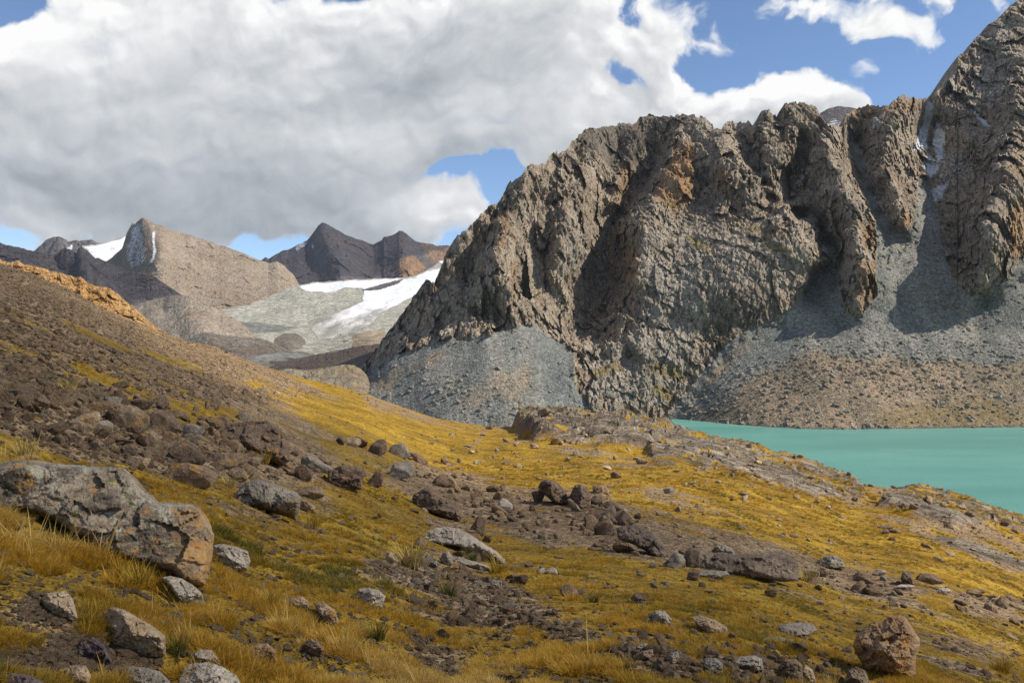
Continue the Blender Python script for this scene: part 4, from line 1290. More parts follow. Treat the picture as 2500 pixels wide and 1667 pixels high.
def stone_material(name, dark, mid, pale, scale=1.0, lichen=0.3, orange=0.2, tinted=False, band=0.0):
    m, t, bs = material(name, 0.9, 0.15)
    P = t.coord('Object')
    if tinted:
        oi = t.new('ShaderNodeObjectInfo')
        P = t.vmath('ADD', P, t.vmath('SCALE', (13.0, 7.0, 29.0), scale=oi.outputs['Random']))
    else:
        oi = t.new('ShaderNodeObjectInfo')
        P = t.vmath('ADD', P, t.vmath('SCALE', (13.0, 7.0, 29.0), scale=oi.outputs['Random']))
    a = t.noise(P, 2.2 * scale, 8, 0.68)
    b = t.noise(P, 11.0 * scale, 6, 0.72)
    c = t.noise(P, 48.0 * scale, 3, 0.7)
    if band:
        a = t.math('ADD', t.math('MULTIPLY', a, 1 - band), t.math('MULTIPLY', t.noise(t.vmath('MULTIPLY', P, (0.35, 0.5, 3.4)), 2.6 * scale, 6, 0.65), band))
    base = t.ramp(t.math('ADD', t.math('MULTIPLY', a, 0.6), t.math('MULTIPLY', b, 0.4)), [(0.36, dark), (0.5, mid), (0.63, pale)])
    if band:
        streak = t.noise(t.vmath('ADD', t.vmath('MULTIPLY', P, (0.8, 0.8, 4.5)), t.vmath('SCALE', t.noise(P, 2.0, 3, out='Color'), scale=0.8)), 1.6, 8, 0.72)
        base = t.mix(t.smooth(streak, 0.50, 0.60, 0.0, 0.85), base, (0.065, 0.055, 0.042))
        base = t.mix(t.smooth(t.noise(t.vmath('ADD', P, (9, 2, 5)), 3.4, 8, 0.75), 0.53, 0.60, 0.0, 0.8), base, (0.42, 0.39, 0.30))
        base = t.mix(t.smooth(t.noise(t.vmath('ADD', P, (2, 22, 5)), 6.0, 6, 0.75), 0.62, 0.66, 0.0, 0.9), base, (0.40, 0.42, 0.10))
    if tinted:
        tn = t.attr('tint', 'INSTANCER')
        base = t.mix(1.0, base, t.ramp(tn, [(0.0, (0.55, 0.5, 0.48)), (0.35, (0.9, 0.82, 0.75)), (0.6, (1.15, 1.0, 0.85)), (0.8, (0.95, 1.02, 1.0)), (1.0, (1.6, 1.5, 1.38))]), 'MULTIPLY')
    lich = t.smooth(t.noise(P, 5.2 * scale, 7, 0.75), 0.60, 0.66, 0.0, lichen)
    base = t.mix(lich, base, (0.37, 0.36, 0.20))
    org = t.smooth(t.noise(t.vmath('ADD', P, (31, 5, 2)), 3.4 * scale, 7, 0.72), 0.55, 0.64, 0.0, orange)
    base = t.mix(org, base, (0.44, 0.215, 0.05))
    blk = t.smooth(t.noise(t.vmath('ADD', P, (3, 15, 42)), 7.5 * scale, 7, 0.78), 0.56, 0.64, 0.0, 0.45)
    base = t.mix(blk, base, (0.06, 0.055, 0.05))
    base = t.mix(1.0, base, t.smooth(c, 0.3, 0.7, 0.75, 1.25), 'MULTIPLY')
    base = t.mix(t.math('MULTIPLY', t.attr('warm'), t.smooth(a, 0.38, 0.56, 0.15, 0.95)), base, t.mix(t.smooth(b, 0.4, 0.6), (0.40, 0.19, 0.045), (0.42, 0.27, 0.13)))
    t.put(bs.inputs['Base Color'], base)
    h = t.math('ADD', t.math('MULTIPLY', a, 1.0), t.math('ADD', t.math('MULTIPLY', b, 0.4), t.math('MULTIPLY', c, 0.12)))
    t.put(bs.inputs['Normal'], t.bump(h, 0.9, 0.12 / scale))
    return m


M_STREWN = stone_material('strewn_brown_stone', (0.105, 0.075, 0.048), (0.22, 0.165, 0.11), (0.36, 0.285, 0.20), 1.0, 0.2, 0.35, tinted=True)
M_SCREE_STONE = stone_material('strewn_grey_stone', (0.125, 0.12, 0.108), (0.195, 0.188, 0.17), (0.30, 0.285, 0.255), 1.0, 0.0, 0.05, tinted=True)


def hidden_source(name, v, f, mat, smooth=False):
    me = bpy.data.meshes.new(name)
    me.from_pydata(v.tolist(), [], f.tolist())
    me.materials.append(mat)
    if smooth:
        me.polygons.foreach_set('use_smooth', np.ones(len(f), bool))
    return bpy.data.objects.new(name, me)


STONE_SRC = [hidden_source('loose_stone', *stone_shape(100 + i, 2, 9, 0.05, (1, RNG.uniform(0.7, 1), RNG.uniform(0.5, 0.85))), M_STREWN) for i in range(9)]
SCREE_SRC = [hidden_source('scree_stone', *stone_shape(200 + i, 1 if i < 5 else 2, 10, 0.05, (1, RNG.uniform(0.7, 1), RNG.uniform(0.5, 0.9))), M_SCREE_STONE) for i in range(8)]


def strew_ground(name, label, cat, n, box, size, keep, src, sink=0.25, flat=1.0, tint=None, tilt=0.5):
    """stones over the part of the slope seen in box; density even in the view, sizes in metres growing with distance so that they stay visible"""
    x = RNG.uniform(box[0], box[2], n)
    y = RNG.uniform(box[1], box[3], n)
    Y = hit(x, y)
    X = (x - CX) / F * Y
    ok = np.isfinite(Y)
    x, y, X, Y = x[ok], y[ok], X[ok], Y[ok]
    p = keep(x, y, X, Y)
    m = RNG.uniform(0, 1, len(x)) < p
    x, y, X, Y = x[m], y[m], X[m], Y[m]
    s = size(Y, RNG.uniform(0, 1, len(x)))
    z = ground_height(x, Y) + lift(x, Y)
    k = len(x)
    scl = s[:, None] * np.stack([RNG.uniform(0.8, 1.3, k), RNG.uniform(0.7, 1.1, k), RNG.uniform(0.55, 1.0, k) * flat], 1)
    rot = np.stack([RNG.normal(0, tilt * 0.5, k), RNG.normal(0, tilt * 0.5, k), RNG.uniform(0, 6.28, k)], 1)
    pts = np.stack([X, Y, z + scl[:, 2] * (0.6 - sink)], 1)
    tn = RNG.uniform(0, 1, k) if tint is None else tint(x, y, RNG.uniform(0, 1, k))
    scatter(name, label, cat, pts, scl, rot, RNG.integers(0, len(src), k), tn, src)
    return k


def _cov(x, y, X, Y):
    return grass_cover(x, y, X, Y)


# small stones and gravel everywhere between the grass
def sz(lo, hi, p, px):
    """sizes in metres: lo..hi skewed small, never under px frame units across"""
    return lambda Y, u: np.maximum(np.minimum(lo * (hi / lo) ** (u ** p), 24 * Y / F), px * Y / F * (0.6 + 0.9 * u)) * 0.5


nst = strew_ground('gravel', 'loose brown gravel and small stones between the grass', 'gravel', 95000, (-60, 600, 2560, 1680), sz(0.012, 0.075, 2.2, 2.6), lambda x, y, X, Y: 0.16 + 0.8 * sstep(0.62, 0.15, _cov(x, y, X, Y)), STONE_SRC, 0.3)
strew_ground('gravel', 'broken stones covering the bare patches of the slope', 'gravel', 15000, (-60, 620, 2560, 1680), sz(0.05, 0.22, 2.0, 6.0), lambda x, y, X, Y: 0.04 + 0.75 * sstep(0.45, 0.05, _cov(x, y, X, Y)), STONE_SRC, 0.3)
strew_ground('gravel', 'brown scree of stones on the steep slope at left', 'scree', 26000, (-60, 640, 900, 980), sz(0.05, 0.32, 2.5, 3.6), lambda x, y, X, Y: sstep(0.6, 0.2, _cov(x, y, X, Y)), STONE_SRC, 0.25)

strew_ground('gravel', 'pale small stones lying in the grass', 'stones', 5200, (-60, 1050, 2560, 1680), lambda Y, u: (6 + 20 * u ** 2.5) * Y / F * 0.5, lambda x, y, X, Y: 0.35 + 0 * x, STONE_SRC, 0.2, tint=lambda x, y, u: 0.6 + 0.4 * u)


def _pile(x, y, X, Y):
    return np.clip(sstep(1.25, 0.5, ell(x, y, 330, 1045, 390, 85, 12)) + 0.8 * sstep(1.2, 0.4, ell(x, y, 640, 1110, 170, 60, 14)) + 0.9 * sstep(1.2, 0.4, ell(x, y, 1180, 1225, 200, 50, 26)) + 0.8 * sstep(1.2, 0.4, ell(x, y, 1470, 1270, 110, 80, 40)) + 0.7 * sstep(1.2, 0.4, ell(x, y, 60, 960, 160, 80, 0))
                   + 0.7 * sstep(1.2, 0.4, ell(x, y, 1850, 1640, 300, 60, 0)) + 0.6 * sstep(1.2, 0.4, ell(x, y, 1600, 1590, 120, 60, 0)) + 0.5 * sstep(1.2, 0.4, ell(x, y, 2080, 1430, 160, 40, 8)) + 0.35 * sstep(1.2, 0.4, ell(x, y, 1130, 1440, 190, 120, 30)) + 0.5 * sstep(1.2, 0.4, ell(x, y, 2430, 1480, 120, 40, 8)) + 0.5 * sstep(1.2, 0.4, ell(x, y, 250, 1600, 200, 60, 0)), 0, 1)


strew_ground('rubble', 'heaped angular blocks in the rock piles of the near slope', 'rubble', 11000, (-60, 860, 2560, 1680), lambda Y, u: (9 + 44 * u ** 2.6) * Y / F * 0.5, _pile, STONE_SRC, 0.2, tint=lambda x, y, u: np.clip(u * 0.75, 0, 1), tilt=1.0)


# stones on the scree below the crags
def strew_scree():
    nr, nc = WALL_X.shape
    n = 150000
    x = RNG.uniform(830, 2520, n)
    y = RNG.uniform(340, 1052, n)
    # nearest wall vertex: columns are fixed bearings, rows run from bottom to top
    col = np.clip(np.searchsorted(WALL_X[0], x), 0, nc - 1)
    b, tp = WALL_Y[0, col], WALL_Y[-1, col]
    tt = np.clip((y - b) / (tp - b), 0, 1) ** (1 / 0.92)
    row = np.clip((tt * (nr - 1)).round().astype(int), 0, nr - 1)
    ok = (y < b) & (y > tp) & (WALL_SCREE[row, col] > 0.7)
    P = WALL_P[row, col][ok]
    x, y = x[ok], y[ok]
    blocky = 0.35 * fbm(P[:, 0] / 28, P[:, 1] / 50, P[:, 2] / 50, 4) + 0.9 * sstep(1.2, 0.3, ell(x, y, 2000, 900, 260, 60, -8)) + 0.8 * sstep(1.2, 0.3, ell(x, y, 2280, 740, 130, 60, 10)) - 0.15 * (x < 1480) + 0.45 * sstep(1.3, 0.3, ell(x, y, 1180, 985, 180, 50, 20)) + 0.6 * sstep(1.2, 0.3, ell(x, y, 2150, 610, 50, 90, 70)) + 0.3 * sstep(1.2, .3, ell(x, y, 1800, 1000, 250, 60, 0)) + 0.4 * sstep(1.2, .3, ell(x, y, 2350, 900, 300, 120, 0))
    blocky = blocky - 0.3 * sstep(1.2, 0.5, ell(x, y, 1370, 920, 60, 110, -10)) - 0.2 * sstep(1.2, 0.5, ell(x, y, 1860, 860, 90, 60, -30))
    m = RNG.uniform(0, 1, len(x)) < np.clip(0.22 + blocky, 0.05, 1)
    P, x, y = P[m], x[m], y[m]
    k = len(x)
    u = RNG.uniform(0, 1, k)
    s = 0.36 * (3.6 / 0.36) ** (u ** 6.0)
    scl = s[:, None] * np.stack([RNG.uniform(0.8, 1.3, k), RNG.uniform(0.7, 1.1, k), RNG.uniform(0.55, 1.0, k)], 1)
    rot = np.stack([RNG.normal(0, 0.4, k), RNG.normal(0, 0.4, k), RNG.uniform(0, 6.28, k)], 1)
    warm = soft_mask([(1640, 1040), (1760, 990), (1830, 930), (1900, 885), (1960, 862), (2130, 880), (2500, 880), (2560, 1060), (1600, 1060)], x, y, 14)
    tn = np.where(RNG.uniform(0, 1, k) < warm * 0.8, RNG.uniform(0.3, 0.66, k), RNG.uniform(0.45, 0.88, k))
    tn = np.where(RNG.uniform(0, 1, k) < 0.12, 0.1, tn)
    for lab, mm in (('grey stones strewn over the left scree cone', x < 1520), ('stones and blocks strewn over the wide scree fan', x >= 1520)):
        scatter('rubble', lab, 'rubble', P[mm] + np.array([0, 0, 0.12]), scl[mm], rot[mm], RNG.integers(0, len(SCREE_SRC), mm.sum()), tn[mm], SCREE_SRC)


strew_scree()


# ------------------------------------------------------------------ boulders and outcrops
ROCK = {
    'dark': stone_material('dark_brown_boulder', (0.065, 0.044, 0.03), (0.14, 0.098, 0.068), (0.25, 0.185, 0.13), 1.0, 0.2, 0.5),
    'brown': stone_material('brown_boulder', (0.10, 0.068, 0.042), (0.21, 0.148, 0.095), (0.35, 0.265, 0.18), 1.0, 0.3, 0.55),
    'tan': stone_material('tan_boulder', (0.19, 0.125, 0.07), (0.34, 0.24, 0.145), (0.45, 0.35, 0.24), 1.0, 0.4, 0.7),
    'grey': stone_material('grey_boulder', (0.12, 0.10, 0.076), (0.24, 0.205, 0.16), (0.37, 0.32, 0.255), 1.0, 0.45, 0.35),
    'pale': stone_material('pale_boulder', (0.22, 0.18, 0.13), (0.38, 0.32, 0.245), (0.50, 0.44, 0.355), 1.0, 0.35, 0.22),
    'ledge': stone_material('lichened_ledge_rock', (0.08, 0.062, 0.042), (0.235, 0.185, 0.13), (0.40, 0.33, 0.245), 1.6, 0.75, 0.75, band=0.45),
    'ledge_end': stone_material('orange_ledge_end', (0.22, 0.125, 0.045), (0.36, 0.215, 0.085), (0.44, 0.31, 0.18), 1.6, 0.5, 0.95),
    'rust': stone_material('rusty_boulder', (0.17, 0.09, 0.04), (0.32, 0.19, 0.095), (0.45, 0.33, 0.21), 1.0, 0.3, 0.95),
    'purple': stone_material('purple_brown_boulder', (0.075, 0.055, 0.055), (0.12, 0.09, 0.088), (0.19, 0.15, 0.14), 1.0, 0.1, 0.25),
    'outcrop': stone_material('weathered_outcrop_rock', (0.105, 0.082, 0.062), (0.20, 0.16, 0.125), (0.36, 0.31, 0.255), 0.12, 0.15, 0.3),
    'outcrop_dark': stone_material('dark_outcrop_rock', (0.08, 0.058, 0.042), (0.16, 0.12, 0.088), (0.28, 0.22, 0.165), 0.5, 0.1, 0.3),
}


def Z4(*p):
    return [(a / 2.0444, 900 + b / 2.0444) for a, b in p]


def Z5(*p):
    return [(800 + a / 2.1867, 950 + b / 2.1867) for a, b in p]


def Z6(*p):
    return [(1600 + a / 2.1867, 950 + b / 2.1867) for a, b in p]


FOOT = [0.0]


def base_depth(x, y):
    for k in range(60):
        d = hit(x, y + 2 * k)[0]
        if np.isfinite(d):
            FOOT[0] = y + 2 * k
            return d
    return 200.0


def traced_rock(name, poly, mat, label, cat, base_y=None, tilt=0.5, thick=0.5, seed=1, nplanes=8, rough=0.05, res=26, flat=0.24, group=None, grow=0.12, steep=1.15, foot=None):
    """a rock with a traced outline: a closed body, bulging towards and away from the eye in flat facets, standing on the slope"""
    r = np.random.default_rng(seed)
    p = np.array(poly, float)
    yb = base_y or p[:, 1].max()
    lo, hi_ = p.min(0), p.max(0)
    ext = hi_ - lo
    xb = p[p[:, 1] > yb - 0.35 * ext[1]][:, 0].mean()
    D0 = base_depth(xb, yb)
    # push the foot into the turf
    p[:, 1] = np.where(p[:, 1] > yb - 0.3 * ext[1], p[:, 1] + grow * ext[1], p[:, 1])
    lo, hi_ = p.min(0), p.max(0)
    ext = hi_ - lo
    sp = max(ext) / res
    # roughened outline
    out = []
    n = len(p)
    for i in range(n):
        a, b = p[i], p[(i + 1) % n]
        L = np.hypot(*(b - a))
        m = max(1, int(L / sp))
        nr = np.array([b[1] - a[1], a[0] - b[0]]) / max(L, 1e-6)
        for k in range(m):
            t = k / m
            q = a + (b - a) * t
            if 0 < k:
                q = q + nr * r.normal(0, 0.14) * sp * 1.2
            out.append(q)
    out = np.array(out)
    gx, gy = np.meshgrid(np.arange(lo[0], hi_[0], sp), np.arange(lo[1], hi_[1], sp))
    gx, gy = gx.ravel() + r.uniform(-0.25, 0.25, gx.size) * sp, gy.ravel() + r.uniform(-0.25, 0.25, gx.size) * sp
    ok = inside(out, gx, gy) & (seg_dist(out, gx, gy) > 0.55 * sp)
    pts = np.concatenate([out, np.stack([gx[ok], gy[ok]], 1)])
    ne = len(out)
    v2, _, fc, _, _, _ = delaunay_2d_cdt([Vector(q) for q in pts], [(i, (i + 1) % ne) for i in range(ne)], [list(range(ne))], 1, 1e-4)
    v2 = np.array([q[:] for q in v2])
    fc = np.array([f[:] for f in fc if len(f) == 3])
    dist = seg_dist(out, v2[:, 0], v2[:, 1])
    R = min(ext) * 0.5
    c = (v2 - (lo + hi_) / 2) / (ext / 2)
    H = np.full(len(v2), 9.0)
    for k in range(nplanes):
        g = r.normal(size=2)
        g *= r.uniform(0.25, steep) / np.hypot(*g)
        H = np.minimum(H, r.uniform(0.85, 1.25) + c @ g)
    H = np.clip(H, 0.12, 1.3)
    e = np.clip(1 - (1 - np.minimum(dist / (flat * R), 1)) ** 2, 0, 1) ** 0.5
    m2u = D0 / F
    T = thick * min(ext) * m2u * (0.6 + 0.4 * min(max(ext) / min(ext), 2))
    o3 = r.uniform(0, 40, 3)
    q = c * ext / max(ext) * 2.2
    nz = rough * 1.8 * fbm(q[:, 0] * 1.3 + o3[0], q[:, 1] * 1.3 + o3[1], o3[2], 4, 0.5) + rough * 1.5 * facets(q[:, 0] * 1.6 + o3[0], q[:, 1] * 2.4 + o3[1], o3[2], seed % 60, 1.2)
    nz = nz + rough * 0.35 * facets(q[:, 0] * 5.0 + o3[1], q[:, 1] * 7 + o3[0], o3[2], seed % 60 + 7, 1.2) + rough * 0.25 * fbm(q[:, 0] * 9, q[:, 1] * 9, o3[0], 3, 0.6)
    bulge = T * (H * e + nz * e)
    ybx = yb
    D0x = D0
    if foot:
        (xa, ya), (xc, yc) = foot
        k = np.clip((v2[:, 0] - xa) / (xc - xa), -0.3, 1.2)
        ybx = ya + (yc - ya) * k
        D0x = base_depth(xa, ya) * (1 - k) + base_depth(xc, yc) * k
    lean = tilt * np.maximum(ybx - v2[:, 1], -0.1 * ext[1]) * m2u + D0x - D0
    bnd = dist < 1e-3 * sp + 1e-6
    Df = D0 + lean - bulge + 0.35 * T
    Db = D0 + lean + 0.9 * T * e + 0.35 * T
    front = world_pos(v2[:, 0], v2[:, 1], Df)
    back = world_pos(v2[:, 0], v2[:, 1], np.where(bnd, Df, Db))
    nv = len(v2)
    bid = np.arange(nv) + nv
    bid = np.where(bnd, np.arange(nv), bid)
    V = np.concatenate([front, back])
    a2, b2 = v2[fc[:, 1]] - v2[fc[:, 0]], v2[fc[:, 2]] - v2[fc[:, 0]]
    flip = (a2[:, 0] * b2[:, 1] - a2[:, 1] * b2[:, 0]) > 0
    ff = np.where(flip[:, None], fc[:, ::-1], fc)
    faces = np.concatenate([ff, bid[ff[:, ::-1]]])
    org = np.array([(xb - CX) / F * D0, D0, (CY - yb) / F * D0])
    used = np.unique(faces)
    rm = np.zeros(len(V), int)
    rm[used] = np.arange(len(used))
    ob = link_mesh(name, V[used] - org, rm[faces], mat, smooth=False)
    ob.location = org
    tag(ob, label, cat, group)
    return ob


STONE_MESH = {}


def boxed_stone(name, box, mat, label, cat, seed=0, group=None, bury=0.18, sub=3, deep=0.8):
    """an angular stone that fills a box (left, top, right, bottom) of the frame, standing on the slope"""
    x0, y0, x1, y1 = box
    xb = (x0 + x1) / 2
    D = base_depth(xb, y1)
    y1, y0 = FOOT[0], y0 + FOOT[0] - y1
    w, h = (x1 - x0) / F * D, (y1 - y0) / F * D
    v, f = stone_shape(seed + 1000, sub, 9 + seed % 5, 0.06, edge=30.0)
    v = v - (v.max(0) + v.min(0)) / 2
    v = v / (v.max(0) - v.min(0))
    hh = h * (1 + bury)
    d = deep * (w + hh) / 2
    v = v * np.array([w, d, hh])
    ob = link_mesh(name, v, f, ROCK[mat], smooth=False)
    ob.location = ((xb - CX) / F * (D + 0.3 * d), D + 0.3 * d, (CY - y1) / F * D + hh / 2 - bury * h)
    tag(ob, label, cat, group)
    return ob


def bz(z, x0, y0, x1, y1):
    (a, b), (c, d) = z((x0, y0), (x1, y1))
    return (a, b, c, d)


traced_rock('outcrop', Z6((150, 900), (170, 865), (240, 858), (330, 870), (420, 880), (520, 878), (610, 865), (690, 870), (745, 900), (770, 950), (765, 1005), (690, 1010), (560, 995), (430, 990), (330, 975), (240, 965), (170, 950)), ROCK['outcrop_dark'], 'dark layered outcrop in the shaded grass right of centre', 'outcrop', tilt=0.9, thick=0.5, seed=21, nplanes=10, rough=0.14, res=60, flat=0.45)
traced_rock('outcrop', Z5((1540, 740), (1600, 720), (1680, 730), (1740, 760), (1800, 830), (1850, 900), (1760, 880), (1640, 830), (1550, 800)), ROCK['outcrop_dark'], 'low shaded rock slab with white patches below the boulder cluster', 'outcrop', tilt=1.2, thick=0.4, seed=22, nplanes=8, rough=0.12, res=40)
traced_rock('outcrop', Z5((800 - 800, 430), (60, 420), (130, 425), (180, 470), (190, 520), (110, 530), (40, 515), (0, 500)), ROCK['dark'], 'dark brown outcrop in the shade left of the gravel streak', 'outcrop', tilt=0.6, thick=0.6, seed=23, rough=0.1, res=34)

# the big lichened ledge and its neighbours at lower left
ledge = traced_rock('ledge_boulder', Z4((-60, 500), (0, 468), (90, 456), (180, 458), (290, 472), (400, 482), (520, 488), (620, 495), (680, 545), (730, 610), (790, 662), (880, 668), (950, 670), (1000, 692), (1040, 750), (1070, 830), (1058, 930), (1030, 1060), (985, 1078), (905, 1050), (850, 1005), (800, 990), (720, 970), (600, 945), (470, 890), (320, 800), (180, 740), (0, 720), (-60, 710)), ROCK['ledge'],
                    'huge lichen covered ledge boulder with orange end at lower left', 'boulder', base_y=1427, tilt=0.75, thick=0.36, seed=31, nplanes=4, rough=0.10, res=110, flat=0.16, grow=0.03, steep=0.4, foot=((40, 1235), (470, 1424)))
lx = np.array([v.co[:] for v in ledge.data.vertices])
set_attr(ledge, 'warm', 1.3 * sstep(-0.10, 0.22, lx[:, 0] + 0.5 * lx[:, 2] * 0 + 0.16 * fbm(lx[:, 0] * 5, lx[:, 1] * 5, lx[:, 2] * 5, 4)))
